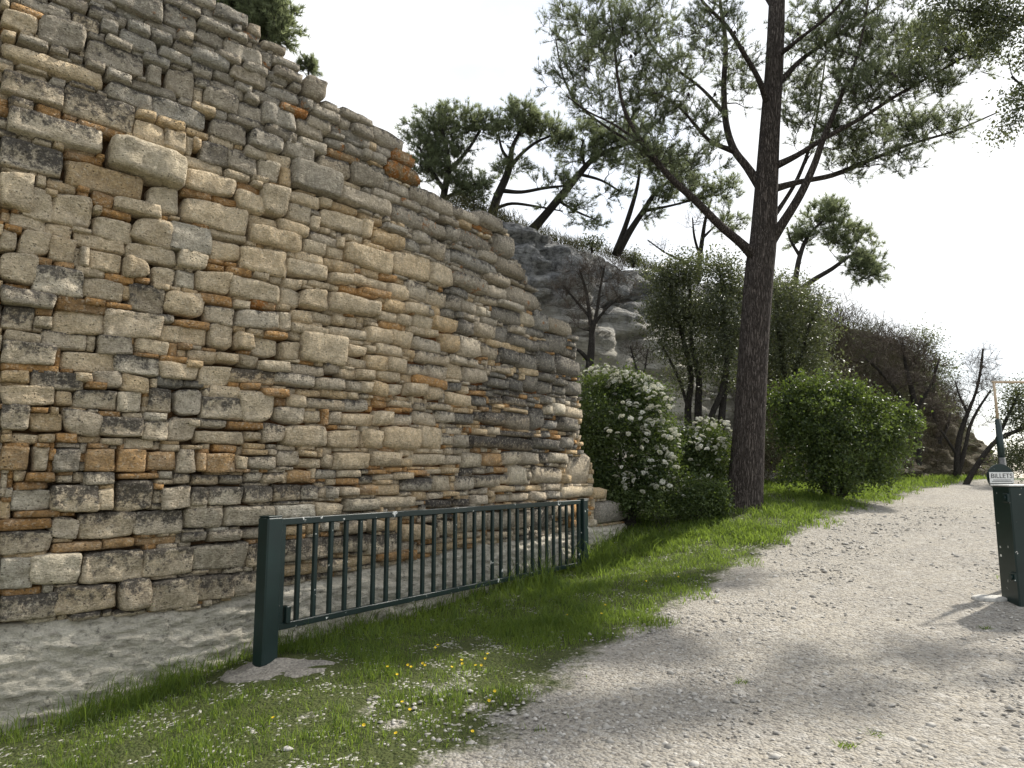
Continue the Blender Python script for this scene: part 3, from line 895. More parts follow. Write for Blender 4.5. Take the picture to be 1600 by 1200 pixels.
# wall core (earth mortar between the stones)
us = np.arange(0, UEND, .04)
nzc = 70
cv, cz_, cf = [], [], []
zone_pts = [(760, 650, 130), (700, 540, 60), (520, 680, 70), (640, 640, 120), (840, 640, 60)]
zu = [(to_wall(x, y), r_) for x, y, r_ in zone_pts]
for iu, u in enumerate(us):
    P, T, Nn = wall_frame(u)
    zt, zb = float(top_z(u)) - .05, float(bot_z(u)) - .1
    for k in range(nzc + 1):
        z = zb + (zt - zb) * k / nzc
        zn = max(math.exp(-((u - q[0][0]) ** 2 + (z - q[0][1]) ** 2) / (q[1] / 110.) ** 2) for q in zu)
        d = -.075 + .045 * zn + .03 * mnoise.noise((u * 6, z * 6, 2)) + .012 * mnoise.noise((u * 19, z * 19, 7))
        cv.append((P[0] + Nn[0] * d, P[1] + Nn[1] * d, z))
        cz_.append(zn)
    for d in (-.5, -.95):
        cv.append((P[0] + Nn[0] * d, P[1] + Nn[1] * d, zt - .03))
        cz_.append(0)
    cv.append((P[0] + Nn[0] * -.95, P[1] + Nn[1] * -.95, zb))
    cz_.append(0)
row = nzc + 4
for i in range(len(us) - 1):
    for k in range(row - 1):
        a = i * row + k
        cf.append((a, a + row, a + row + 1, a + 1))
cf.append(tuple(range((len(us) - 1) * row + row - 1, (len(us) - 1) * row - 1, -1)))
cf.append(tuple(range(0, row)))
core = link('core', make_mesh('core', np.array(cv) - WB, cf, M['mortar'], False, {'zone': np.array(cz_)}), wall)
core['label'] = 'brown earth mortar showing in the joints between the blocks'

# bedrock ledge under the wall
us = np.arange(0, UEND + .9, .03)
lv, lf = [], []
NV = 46
for u in us:
    P, T, Nn = wall_frame(min(u, WLEN))
    zt = float(bot_z(u)) + .004
    zb = gz(P[0] + Nn[0] * .2, P[1] + Nn[1] * .2) - .35
    if u > UEND - .1:
        zt -= .03
    # rounded shoulder going back under the wall, then the face
    prof = []
    for k in range(6):
        prof.append((-.9 + k * .17, zt + .01))
    for k in range(NV):
        q = k / (NV - 1)
        z = zt - (zt - zb) * q
        sh = .05 * (1 - math.exp(-q * 14)) + .07 * q
        prof.append((sh, z))
    for d, z in prof:
        dn = .035 * mnoise.noise((u * 1.1, z * 2.0, 1)) + .022 * mnoise.noise((u * 3.5, z * 14 + u * 1.2, 5)) + .030 * mnoise.noise((u * 10, z * 26, 9)) + .018 * mnoise.noise((u * 30, z * 45, 3))
        ly = z * 9 + .5 * mnoise.noise((u * .8, z * 1.5, 6)) - u * .35
        ly = ly - math.floor(ly)
        dn += .022 * (ly ** 1.6) * (.4 + mnoise.noise((u * 1.6, z * 4, 12))) if d > 0 else 0
        st = (.018 * mnoise.noise((u * .45, z * 9 + u * .8, 3)))
        k2 = 1.0 if d > -.1 else .1
        lv.append((P[0] + Nn[0] * (d + (dn + st) * k2), P[1] + Nn[1] * (d + (dn + st) * k2), z + .025 * mnoise.noise((u * 2.2, d * 3, 4)) * k2))
row = 6 + NV
for i in range(len(us) - 1):
    for k in range(row - 1):
        a = i * row + k
        lf.append((a, a + 1, a + row + 1, a + row))
lf.append(tuple(range((len(us) - 1) * row, len(us) * row)))
ledge = link('bedrock_ledge', make_mesh('bedrock_ledge', np.array(lv), lf, M['ledge'], True))
tag(ledge, kind='structure')

# ------------------------------------------------------------------ cliff and plateau behind the wall
_cl = [(-10.5, 4.2, 5.0, 0), (-6.8, 7.4, 5.2, 0), (-4.2, 10.5, 6.0, 0)]
for x, y, d, lean in ((690, 312, 15.5, .05), (760, 332, 16.2, .05), (830, 360, 17, .08), (900, 384, 17.8, .10), (960, 397, 18.5, .10), (1010, 417, 19.3, .12), (1060, 428, 20.3, .2),
                      (1160, 440, 22.5, .3), (1250, 462, 24.5, .4), (1310, 492, 26.5, .5), (1380, 520, 29, .6), (1440, 560, 32, .5), (1470, 610, 34, .3), (1484, 690, 36, .2), (1490, 770, 39, .1)):
    p = at(x, y, d)
    _cl.append((p[0], p[1], p[2], lean))
_cl = np.array(_cl)
cs_ = np.r_[0, np.cumsum(np.linalg.norm(np.diff(_cl[:, :2], axis=0), axis=1))]
ss = np.arange(0, cs_[-1], .14)
cvv, cff, csoil = [], [], []
NC, NT = 84, 16
for s_ in ss:
    p = np.array([np.interp(s_, cs_, _cl[:, k]) for k in range(4)])
    q = np.array([np.interp(min(s_ + .6, cs_[-1]), cs_, _cl[:, k]) for k in range(2)])
    q0 = np.array([np.interp(max(s_ - .6, 0), cs_, _cl[:, k]) for k in range(2)])
    t_ = unit(q - q0)
    n_ = np.array([t_[1], -t_[0]])
    zt = p[2] + .12 * mnoise.noise((s_ * .8, 1, 3)) + .06 * mnoise.noise((s_ * 3, 1, 8))
    zb = -.6
    for k in range(NC):
        v = k / (NC - 1)
        z = zb + (zt - zb) * v
        d = (zt - z) * p[3] + .0
        low = max(0, 1 - (z - zb) / 4.2)
        d += low * .9 * max(0, 1 - max(0, p[0] - 4) / 4)
        dn = .7 * mnoise.noise((s_ * .25, z * .3, 5)) + .4 * mnoise.noise((s_ * .8, z * .9, 8)) + .13 * mnoise.noise((s_ * 2.4, z * 3.2, 2))
        lay = (z * 2.6 - s_ * .22 + .5 * mnoise.noise((s_ * .5, z * .4, 1)))
        fr = lay - math.floor(lay)
        dn += (.30 * low + .05) * (fr ** 2.2) + .10 * low * mnoise.noise((s_ * 1.2, z * 9, 4))
        c1 = abs(mnoise.noise((s_ * .45, z * .8, 21)))
        c2 = abs(mnoise.noise((s_ * .22 + .3, z * 1.7 - s_ * .2, 33)))
        dn -= .40 * max(0, .10 - c1) / .10 + .28 * max(0, .09 - c2) / .09
        dn += .16 * (1 - low) * mnoise.cell((s_ * .55, z * .45 + s_ * .1, 2))
        if v > .93:
            d -= (v - .93) / .07 * .35
        cvv.append((p[0] + n_[0] * (d + dn), p[1] + n_[1] * (d + dn), z))
        csoil.append(min(max((p[0] - 6.5) / 4, 0), 1))
    for k in range(1, NT + 1):
        csoil.append(1)
        d = -.35 - (k / NT) ** 1.5 * 22
        cvv.append((p[0] + n_[0] * d * .6, p[1] + max(.25, -n_[1] * 0 + .9) * -d, zt + .15 * k / NT * 3 + .18 * mnoise.noise((s_ * .6, k * 1.3, 6))))
row = NC + NT
for i in range(len(ss) - 1):
    for k in range(row - 1):
        a = i * row + k
        cff.append((a, a + row, a + row + 1, a + 1))
cliff = link('cliff', make_mesh('cliff', np.array(cvv), cff, M['cliff'], True, {'soil': np.array(csoil)}))
tag(cliff, kind='structure')


# ------------------------------------------------------------------ gates and posts
def gate_dir():
    a, b = GL, GR
    return unit((b - a)[:2])


GL, GR = at(437, 812, 6.12), at(905, 781, 10.6)
gd = gate_dir()
g_rot = math.atan2(gd[1], gd[0])
glen = float(np.linalg.norm((GR - GL)[:2]))
ztop = (GL[2] + GR[2]) / 2 + .005
zb_l, zb_r = at(437, 986, 6.12)[2], at(905, 884, 10.6)[2]
gate = empty('metal_gate', (GL[0], GL[1], zb_l), 'long dark green metal bar gate standing open along the old wall', 'gate')
go = np.array([GL[0], GL[1], zb_l])


def gp(s_, z, off=0.0):
    return np.array([GL[0] + gd[0] * s_ + gd[1] * off, GL[1] + gd[1] * s_ - gd[0] * off, z])


def zbot(s_):
    return zb_l + (zb_r - zb_l) * s_ / glen


def bar_box(mb, s0, s1, z0, z1, th, off=0.0):
    """a straight member between two points of the gate's plane"""
    a, b = gp(s0, z0, off), gp(s1, z1, off)
    d = unit(b - a)
    side = np.array([gd[1], -gd[0], 0])
    up = np.cross(side, d)
    if up[2] < 0:
        up = -up
    e = .006
    v = []
    for P in (a, b):
        for cu, cs in ((-1, -1), (-1, 1), (1, 1), (1, -1)):
            for k in ((e, 0), (0, e)):
                v.append(P + up * cu * (th[1] / 2 - k[0]) + side * cs * (th[0] / 2 - k[1]))
    # order the eight rim points around the section
    idx = [0, 1, 3, 2, 4, 5, 7, 6]
    v = np.array(v)
    v = np.r_[v[:8][idx], v[8:][idx]]
    f = [tuple(range(7, -1, -1)), tuple(range(8, 16))]
    for i in range(8):
        k = (i + 1) % 8
        f.append((i, k, 8 + k, 8 + i))
    mb.add(v, f)


m_ = MB(); bar_box(m_, 0, glen, ztop - .03, ztop - .03, (.05, .06)); m_.build('top_rail', M['green2'], gate, go)
m_ = MB(); bar_box(m_, 0, glen, zb_l + .03, zb_r + .03, (.05, .055)); m_.build('bottom_rail', M['green2'], gate, go)
for s_ in (.03, glen - .03):
    m_ = MB(); m_.box(gp(s_, (zbot(s_) + ztop) / 2 + .0), (.055, .046, ztop - zbot(s_) - .062), g_rot, .006)
    m_.build('stile', M['green'], gate, go)
nb = 28
for i in range(nb):
    s_ = .03 + (glen - .06) * (i + 1) / (nb + 1)
    m_ = MB()
    m_.box(gp(s_, (zbot(s_) + .055 + ztop - .06) / 2), (.039, .039, ztop - .06 - zbot(s_) - .053), g_rot, .005)
    m_.build('bar', M['green'], gate, go)
m_ = MB(); m_.box(gp(.10, zb_l + .12), (.05, .09, .14), g_rot, .006); m_.build('latch', M['green'], gate, go)


for zz in (.18, .80):
    m_ = MB(); m_.box(gp(-.008, zb_l + zz), (.05, .07, .06), g_rot, .005); m_.build('hinge', M['green2'], gate, go)


def gate_post(loc, h, w, d, rot, label, mat, sink=.25):
    e = empty('gate_post', loc, label, 'post', 'square green steel gate posts')
    m_ = MB(); m_.box((loc[0], loc[1], loc[2] + (h - sink) / 2), (w, d, h + sink), rot, .012)
    o = m_.build('shaft', mat, e, loc)
    m_ = MB(); m_.box((loc[0], loc[1], loc[2] + h + .006 + .0), (w - .01, d - .01, .012), rot, .004)
    m_.build('cap', mat, e, loc)
    return e


pl = gp(-.09, 0)
pz = gz(pl[0], pl[1])
gate_post((pl[0], pl[1], pz - .03), ztop - pz + .045, .155, .14, g_rot, 'thick square dark green post at the near end of the open gate', M['green'])
pr = gp(glen + .10, 0)
prz = gz(pr[0], pr[1])
gate_post((pr[0], pr[1], prz - .05), ztop - prz + .055, .13, .13, g_rot, 'slim dark green post at the far end of the open gate by the shrub', M['green'])

# concrete footing lump at the near post
fc = ground_hit(432, 1048)
fz = gz(fc[0], fc[1])
nv, nf = [], []
for k in range(9):
    rr = (1 - (k / 8) ** 2.4) if k else 1.0
    for j in range(28):
        th = j / 28 * 2 * math.pi
        r_ = (1.0 - k / 8) if k > 2 else 1.0 - .04 * k
        wob = 1 + .30 * mnoise.noise((math.cos(th) * 1.9, math.sin(th) * 1.9, 3)) + .12 * mnoise.noise((math.cos(th) * 6, math.sin(th) * 6, 3))
        x = fc[0] + .46 * r_ * wob * math.cos(th)
        y = fc[1] + .27 * r_ * wob * math.sin(th)
        hz = (-.1, .0, .012, .02, .024, .026, .028, .028, .03)[k]
        nv.append((x, y, gz(x, y) + hz + .035 * mnoise.noise((x * 7, y * 7, 1)) + .022 * mnoise.noise((x * 22, y * 22, 2))))
for k in range(8):
    for j in range(28):
        a, b_ = k * 28 + j, k * 28 + (j + 1) % 28
        nf.append((a, b_, b_ + 28, a + 28))
o = link('concrete_footing', make_mesh('concrete_footing', np.array(nv) - np.array([fc[0], fc[1], fz]), nf, M['concrete'], True), None, (fc[0], fc[1], fz))
tag(o, 'rough grey concrete footing in the grass at the foot of the thick post', 'footing')

# right-hand post box with lugs
bb = ground_hit(1592, 948)
bx_, by_ = at(1600, 950, bb[1])[0] + .13, bb[1] + .08
bz = gz(bx_, by_)
e = empty('gate_cabinet', (bx_, by_, bz), 'worn dark green metal gate cabinet with chipped paint beside the gravel track', 'cabinet')
bo = (bx_, by_, bz)
rot = R(-4)
m_ = MB(); m_.box((bx_, by_, bz + .56), (.40, .30, 1.28), rot, .012); m_.build('body', M['green2'], e, bo)
m_ = MB(); m_.box((bx_, by_, bz + 1.209), (.42, .32, .016), rot, .004); m_.build('top_plate', M['white'], e, bo)
m_ = MB(); m_.box((bx_ - .012, by_ - .158, bz + .61), (.03, .012, 1.16), rot, .004); m_.build('edge_strip', M['wood'], e, bo)
m_ = MB(); m_.box((bx_ + .10, by_ - .157, bz + .61), (.18, .012, 1.16), rot, .004); m_.build('door', M['green'], e, bo)
for zz in (1.08, .28):
    m_ = MB(); m_.tube([(bx_ - .20, by_ - .08, bz + zz), (bx_ - .245, by_ - .08, bz + zz)], [.028, .028], 10); m_.box((bx_ - .21, by_ - .08, bz + zz), (.03, .09, .09), rot, .004)
    m_.build('lug', M['green'], e, bo)

# pale flat stone by its foot
fs = ground_hit(1548, 938)
nv, nf = [], []
for k, (r_, z) in enumerate(((.98, -.03), (1, .012), (.95, .024), (.5, .028), (.0, .03))):
    for j in range(18):
        th = j / 18 * 2 * math.pi
        wob = 1 + .12 * mnoise.noise((math.cos(th) * 1.3, math.sin(th) * 1.3, 8))
        nv.append((.20 * r_ * wob * math.cos(th), .12 * r_ * wob * math.sin(th), z + .006 * mnoise.noise((j * .7, k, 1))))
for k in range(4):
    for j in range(18):
        a, b_ = k * 18 + j, k * 18 + (j + 1) % 18
        nf.append((a, b_, b_ + 18, a + 18))
o = link('flat_stone', make_mesh('flat_stone', np.array(nv), nf, M['slab'], True), None, (fs[0], fs[1], gz(fs[0], fs[1]) + .01))
tag(o, 'pale flat stone lying at the foot of the green cabinet', 'stone')

# ticket sign on a post behind the cabinet, with a bare wooden frame on top
SD = by_ + .75
sb = at(1574, 765, SD)
sz = gz(sb[0], sb[1])
sg = empty('ticket_sign', (sb[0], sb[1], sz), 'round dark sign with a white BILLETS plate on a green post topped by bare wood', 'sign')
so = (sb[0], sb[1], sz)
m_ = MB(); m_.tube([(sb[0], sb[1], sz - .2), at(1574, 800, SD), at(1566, 715, SD)], [.035, .035, .034], 10); m_.build('lower_post', M['metal'], sg, so, True)
m_ = MB(); m_.tube([at(1567, 735, SD + .03), at(1559, 655, SD + .03)], [.043, .030], 10); m_.build('sleeve', M['green'], sg, so, True)
m_ = MB(); m_.tube([at(1559, 656, SD + .03), at(1552.5, 597, SD + .03)], [.016, .014], 8); m_.build('wooden_upright', M['wood'], sg, so, True)
m_ = MB(); a_ = at(1550, 597, SD + .03); m_.tube([a_, a_ + np.array([.75, 0, .0])], [.014, .014], 8); m_.build('wooden_arm', M['wood'], sg, so, True)
dc = at(1564, 746, SD - .06)
pxm = SD / FPX
m_ = MB()
nd = 28
disc = []
for yy, rr in ((0, 20), (0.0, 20.6), (.018, 20.6), (.018, 20)):
    for j in range(nd):
        th = j / nd * 2 * math.pi
        disc.append((dc[0] + rr * pxm * math.cos(th), dc[1] + yy, dc[2] + rr * pxm * math.sin(th)))
fc_ = [tuple(range(nd)), tuple(range(4 * nd - 1, 3 * nd - 1, -1))]
for k in range(3):
    for j in range(nd):
        fc_.append((k * nd + j, k * nd + nd + j, k * nd + nd + (j + 1) % nd, k * nd + (j + 1) % nd))
m_.add(disc, fc_); m_.build('disc', M['green'], sg, so)
pc = at(1565, 746.5, SD - .075)
m_ = MB(); m_.box(pc, (37 * pxm, .006, 17 * pxm), 0, .002); plate = m_.build('plate', M['white'], sg, so)
fcu = bpy.data.curves.new('lettering', 'FONT')
fcu.body = 'BILLETS'
fcu.size = 10.0 * pxm
fcu.align_x = 'CENTER'
fcu.extrude = .0008
tmp = bpy.data.objects.new('lettering', fcu)
COL.objects.link(tmp)
bpy.context.view_layer.update()
lm = bpy.data.meshes.new_from_object(tmp.evaluated_get(bpy.context.evaluated_depsgraph_get()))
bpy.data.objects.remove(tmp)
lm.materials.clear(); lm.materials.append(M['ink'])
lo = link('lettering', lm, plate)
lo.location = np.array(pc) - np.array(so) + np.array([0, -.0042, -.4 * pxm])
lo.rotation_euler = (math.pi / 2, 0, 0)
m_ = MB()
for k, w_ in ((3.4, 27), (5.6, 31)):
    m_.box(np.array(pc) + np.array([0, -.0036, -k * pxm]), (w_ * pxm, .0012, .9 * pxm))
m_.build('small_print', M['ink'], plate, so)
# chain from the sign to the cabinet's top
ch = empty('chain', at(1579, 764, SD - .08), 'short dark steel chain hanging from the round sign over the cabinet top', 'chain')
c0, c1 = at(1577, 763, SD - .06), at(1612, 770, SD - .25)
ring_me = None
for i in range(11):
    q = i / 10
    p = c0 * (1 - q) + c1 * q
    p[2] -= .05 * math.sin(q * math.pi)
    if ring_me is None:
        m_ = MB()
        th = np.linspace(0, 2 * math.pi, 13)
        m_.tube(np.c_[.026 * np.cos(th), .014 * np.sin(th), 0 * th], np.full(13, .0045), 6, False)
        ring_me = make_mesh('link', np.concatenate(m_.v), m_.f, M['metal'], True)
    o = link('link', ring_me, ch, p - np.array(ch.location))
    o.rotation_euler = (math.pi / 2 * (i % 2), .2, .1)


# ------------------------------------------------------------------ plants
def bend(a, b, k=4, sag=0.0, wob=.06):
    a, b = np.asarray(a, float), np.asarray(b, float)
    L = np.linalg.norm(b - a)
    q = np.linspace(0, 1, k + 1)[:, None]
    p = a + (b - a) * q
    p[1:-1] += rng.normal(0, wob * L, (k - 1, 3))
    p[:, 2] += sag * L * np.sin(q[:, 0] * math.pi)
    return p


def smooth_line(pts, k=4):
    """Catmull-Rom through (x, y, z, r) rows"""
    p = np.asarray(pts, float)
    p = np.r_[[2 * p[0] - p[1]], p, [2 * p[-1] - p[-2]]]
    out = []
    for i in range(1, len(p) - 2):
        for q in np.arange(k) / k:
            a, b, c, d = p[i - 1], p[i], p[i + 1], p[i + 2]
            out.append(.5 * (2 * b + (c - a) * q + (2 * a - 5 * b + 4 * c - d) * q * q + (3 * b - a - 3 * c + d) * q ** 3))
    out.append(p[-2])
    out = np.array(out)
    out[:, 3] = np.maximum(out[:, 3], .003)
    return out


def rand_dirs(n):
    v = rng.normal(size=(n, 3))
    return v / np.linalg.norm(v, axis=1)[:, None]


def blades(pos, dirs, length, width):
    """thin needles: one triangle each"""
    n = len(pos)
    side = np.cross(dirs, rand_dirs(n))
    side /= np.linalg.norm(side, axis=1)[:, None] + 1e-9
    w = (np.asarray(width) * .5).reshape(-1, 1)
    v = np.empty((n, 3, 3))
    v[:, 0] = pos - side * w
    v[:, 1] = pos + side * w
    v[:, 2] = pos + dirs * np.asarray(length).reshape(-1, 1)
    return v.reshape(-1, 3), np.arange(n * 3).reshape(-1, 3)


def leaves(pos, size, up=.3, aspect=.5):
    """broad leaves: a rhombus of two triangles each, folded along the midrib"""
    n = len(pos)
    d = rand_dirs(n) + np.array([0, 0, -.1])
    d /= np.linalg.norm(d, axis=1)[:, None]
    nn = rand_dirs(n) + np.array([0, 0, up])
    s = np.cross(d, nn)
    s /= np.linalg.norm(s, axis=1)[:, None] + 1e-9
    nn = np.cross(s, d)
    L = np.asarray(size).reshape(-1, 1)
    v = np.empty((n, 4, 3))
    v[:, 0] = pos
    v[:, 1] = pos + d * L * .45 + s * L * aspect * .5 + nn * L * .08
    v[:, 2] = pos + d * L
    v[:, 3] = pos + d * L * .45 - s * L * aspect * .5 + nn * L * .08
    i = np.arange(n) * 4
    f = np.r_[np.c_[i, i + 1, i + 2], np.c_[i, i + 2, i + 3]]
    return v.reshape(-1, 3), f


class Plant:
    def __init__(self, name, base, label, cat, group=None):
        self.base = np.asarray(base, float)
        self.root = empty(name, self.base, label, cat, group)
        self.wood = MB()
        self.sk, self.skr = [], []
        self.lv, self.lf, self.lt, self.n = [], [], [], 0

    def limb(self, pts, n=8, k=4):
        """pts rows (x, y, z, r) in the world"""
        p = smooth_line(pts, k)
        self.wood.tube(p[:, :3], p[:, 3], n)
        # denser skeleton for attaching branches
        for a, b in zip(p[:-1], p[1:]):
            for q in (0, .5):
                self.sk.append((a * (1 - q) + b * q)[:3])
                self.skr.append(a[3] * (1 - q) + b[3] * q)

    def px_limb(self, pts, n=8, k=4):
        """rows (pixel x, pixel y, depth, pixel width)"""
        out = []
        for x, y, d, w in pts:
            p = at(x, y, d)
            out.append((*p, max(w * d / FPX / 2, .004)))
        self.limb(out, n, k)

    def add(self, v, f, tone):
        self.lv.append(v)
        self.lf.append(f + self.n)
        self.n += len(v)
        self.lt.append(tone)

    def attach(self, c, rmax=.03, low=.25, sag=.06, n=5):
        """thin branch from the nearest limb to c; returns its direction"""
        S = np.array(self.sk)
        dz = S[:, 2] - c[2]
        dist = np.linalg.norm(S - c, axis=1) + np.clip(dz, 0, None) * 1.5 + rng.uniform(0, .15, len(S))
        i = int(np.argmin(dist))
        a = S[i]
        L = np.linalg.norm(c - a)
        if L < .05:
            return unit(rand_dirs(1)[0] + [0, 0, .4])
        r = min(self.skr[i] * .6, rmax, .012 + L * .012)
        p = bend(a, c, 4, sag * rng.uniform(-.6, 1), .05)
        self.wood.tube(p, np.linspace(r, max(r * .35, .004), 5), n, False)
        for q in p[1:]:
            self.sk.append(q)
            self.skr.append(r * .6)
        return unit(p[-1] - p[-2])

    def finish(self, wood_mat, leaf_mat, crown='crown', trunk='trunk'):
        self.wood.build(trunk, wood_mat, self.root, self.base, True)
        if self.lv:
            me = make_mesh(crown, np.concatenate(self.lv) - self.base, np.concatenate(self.lf), leaf_mat, False, {'tone': np.concatenate(self.lt)})
            link(crown, me, self.root)
        return self.root


def in_blob(cx, cy, rx, ry, d, n, dr=.8, shell=0.0):
    """n random points in an ellipsoid given in photo pixels at a depth"""
    c = at(cx, cy, d)
    k = d / FPX
    v = rand_dirs(n) * (shell + (1 - shell) * rng.random(n) ** .45)[:, None]
    return c + v * np.array([rx * k, dr * .5 * (rx + ry) * k, ry * k])


def pine_foliage(P, blobs, tufts=9, spray=.32, nl=.13, nw=.010, needles=8, rmax=.03, tone=.5, twig_n=5, updir=.35, fill=1.0):
    for (cx, cy, rx, ry, d, n) in blobs:
        n = max(1, int(n * fill))
        cs = in_blob(cx, cy, rx, ry, d, n)
        cs = cs[np.argsort(np.linalg.norm(cs - P.base, axis=1))]
        for c in cs:
            dr = P.attach(c, rmax)
            ct = np.clip(rng.normal(tone, .22), 0, 1)
            for k in range(twig_n):
                dd = unit(dr * .8 + rand_dirs(1)[0] * .85 + np.array([0, 0, updir]))
                L = spray * rng.uniform(.5, 1.1)
                e = c + dd * L
                P.wood.tube(np.array([c, (c + e) / 2 + rng.normal(0, .015, 3), e]), np.array([.006, .005, .003]), 3, False)
                q = rng.uniform(.15, 1.0, tufts)
                pos = np.repeat(c + (e - c) * q[:, None], needles, 0)
                dirs = dd * .75 + rand_dirs(len(pos)) * .75 + np.array([0, 0, .15])
                dirs /= np.linalg.norm(dirs, axis=1)[:, None]
                v, f = blades(pos, dirs, nl * rng.uniform(.7, 1.2, len(pos)), np.full(len(pos), nw))
                P.add(v, f, np.repeat(np.clip(ct + rng.normal(0, .12, len(pos)), 0, 1), 3))


def leaf_foliage(P, blobs, per=60, clump=.16, size=.055, rmax=.02, tone=.45, up=.3, aspect=.5, attach=True):
    for (cx, cy, rx, ry, d, n) in blobs:
        cs = in_blob(cx, cy, rx, ry, d, n)
        cs = cs[np.argsort(np.linalg.norm(cs - P.base, axis=1))]
        for c in cs:
            if attach:
                P.attach(c, rmax, n=4)
            m = int(per * rng.uniform(.6, 1.3))
            pos = c + rng.normal(0, clump, (m, 3)) * np.array([1, 1, .8])
            v, f = leaves(pos, size * rng.uniform(.6, 1.3, m), up, aspect)
            ct = np.clip(rng.normal(tone, .3), 0, 1)
            P.add(v, f, np.repeat(np.clip(ct + rng.normal(0, .15, m), 0, 1), 4))


def sprigs(P, blobs, n, per=26, size=.06, clump=.06, tone=.6, out=1.25):
    for (cx, cy, rx, ry, d, k) in blobs:
        for c in in_blob(cx, cy, rx * out, ry * out, d, n, .9, .85):
            P.attach(c, .008, n=3)
            m = int(per * rng.uniform(.5, 1.4))
            pos = c + rng.normal(0, clump, (m, 3)) * np.array([.8, .8, 1.5])
            v, f = leaves(pos, size * rng.uniform(.6, 1.3, m), .3, .5)
            P.add(v, f, np.repeat(np.clip(tone + rng.normal(0, .2, m), 0, 1), 4))


def twig_foliage(P, blobs, per=10, spray=.35, nw=.008, rmax=.02, tone=.5, sub=4):
    """bare twiggy crown"""
    for (cx, cy, rx, ry, d, n) in blobs:
        cs = in_blob(cx, cy, rx, ry, d, n)
        cs = cs[np.argsort(np.linalg.norm(cs - P.base, axis=1))]
        for c in cs:
            dr = P.attach(c, rmax, n=4)
            dd = dr * .6 + rand_dirs(per) * .8 + np.array([0, 0, .35])
            dd /= np.linalg.norm(dd, axis=1)[:, None]
            L = spray * rng.uniform(.5, 1.2, per)
            v, f = blades(np.repeat(c[None], per, 0), dd, L, np.full(per, nw))
            ct = np.clip(rng.normal(tone, .2), 0, 1)
            P.add(v, f, np.full(len(v), ct))
            q = rng.uniform(.25, .9, (per, sub))
            pos = (c + dd[:, None, :] * (L[:, None] * q)[..., None]).reshape(-1, 3)
            d2 = np.repeat(dd, sub, 0) * .7 + rand_dirs(per * sub) * .8
            d2 /= np.linalg.norm(d2, axis=1)[:, None]
            v, f = blades(pos, d2, spray * .45 * rng.uniform(.4, 1.1, per * sub), np.full(per * sub, nw * .7))
            P.add(v, f, np.full(len(v), ct))


# --- the big pine beside the track
PD = 13.0
pb = at(1162, 792, PD)
pine = Plant('pine_tree', (pb[0], pb[1], gz(pb[0], pb[1])), 'large Aleppo pine with a thick dark trunk between the shrubs and the gravel track', 'pine tree')
pine.px_limb([(1161, 812, PD, 66), (1162, 788, PD, 58), (1166, 740, PD, 52), (1172, 640, PD, 47), (1179, 520, PD, 45), (1187, 420, PD, 45), (1192, 380, PD, 42), (1197, 300, PD, 37),
              (1203, 200, PD, 32), (1210, 100, PD, 29), (1214, 0, PD, 26), (1218, -110, PD + .1, 20), (1226, -230, PD + .2, 12), (1236, -330, PD + .2, 5)], 18, 5)
LIMBS = [
 [(1186, 408, 0, 26), (1160, 382, -.2, 21), (1125, 352, -.4, 19), (1085, 312, -.6, 17), (1045, 275, -.8, 15), (1008, 228, -1.0, 12), (978, 178, -1.2, 9), (965, 120, -1.4, 7), (958, 50, -1.5, 5), (950, -10, -1.6, 3)],
 [(1045, 275, -.8, 9), (1000, 232, -.5, 7), (950, 200, -.3, 6), (905, 165, -.1, 5), (880, 120, 0, 4), (868, 60, .1, 3)],
 [(1008, 228, -1.0, 7), (960, 195, -1.2, 5), (920, 175, -1.5, 4), (885, 150, -1.7, 3)],
 [(1194, 300, 0, 22), (1168, 262, .1, 19), (1146, 232, .2, 17), (1134, 190, .3, 15), (1131, 130, .4, 13), (1134, 70, .5, 11), (1126, 10, .6, 8), (1120, -60, .7, 5)],
 [(1146, 236, .2, 12), (1112, 222, .0, 9), (1090, 200, -.1, 8), (1066, 172, -.3, 6), (1036, 150, -.5, 5), (1000, 140, -.7, 3)],
 [(1134, 180, .3, 9), (1098, 140, .6, 7), (1062, 112, .9, 6), (1028, 85, 1.1, 5), (1000, 40, 1.2, 3)],
 [(1202, 170, 0, 16), (1186, 125, -.3, 13), (1160, 80, -.6, 11), (1135, 40, -.8, 9), (1100, 5, -1.0, 7), (1070, -40, -1.1, 4)],
 [(1198, 385, 0, 26), (1222, 350, -.2, 22), (1250, 305, -.4, 19), (1272, 258, -.5, 16), (1287, 215, -.6, 14), (1310, 160, -.7, 10), (1335, 100, -.8, 7), (1352, 30, -.9, 5), (1360, -40, -1, 3)],
 [(1203, 345, 0, 13), (1225, 315, .3, 10), (1248, 275, .6, 9), (1268, 220, .9, 7), (1280, 160, 1.1, 5), (1290, 90, 1.2, 3)],
 [(1206, 296, 0, 16), (1250, 284, .2, 13), (1300, 274, .4, 12), (1350, 254, .6, 10), (1420, 226, .8, 7), (1490, 205, 1.0, 5), (1560, 175, 1.2, 3)],
 [(1206, 262, 0, 17), (1245, 243, -.3, 14), (1290, 215, -.6, 12), (1345, 185, -.8, 10), (1400, 150, -1.0, 8), (1470, 110, -1.2, 6), (1540, 70, -1.4, 5), (1610, 30, -1.5, 3)],
 [(1209, 140, 0, 14), (1250, 95, .3, 11), (1300, 60, .6, 9), (1360, 20, .9, 7), (1420, -30, 1.1, 4)],
 [(1212, 90, 0, 12), (1250, 60, -.5, 9), (1300, 20, -.9, 7), (1340, -30, -1.2, 4)],
 [(1213, 20, 0, 11), (1180, -30, .3, 8), (1140, -80, .6, 5)],
 [(1216, -60, 0, 11), (1260, -110, .3, 8), (1320, -150, .5, 4)],
]
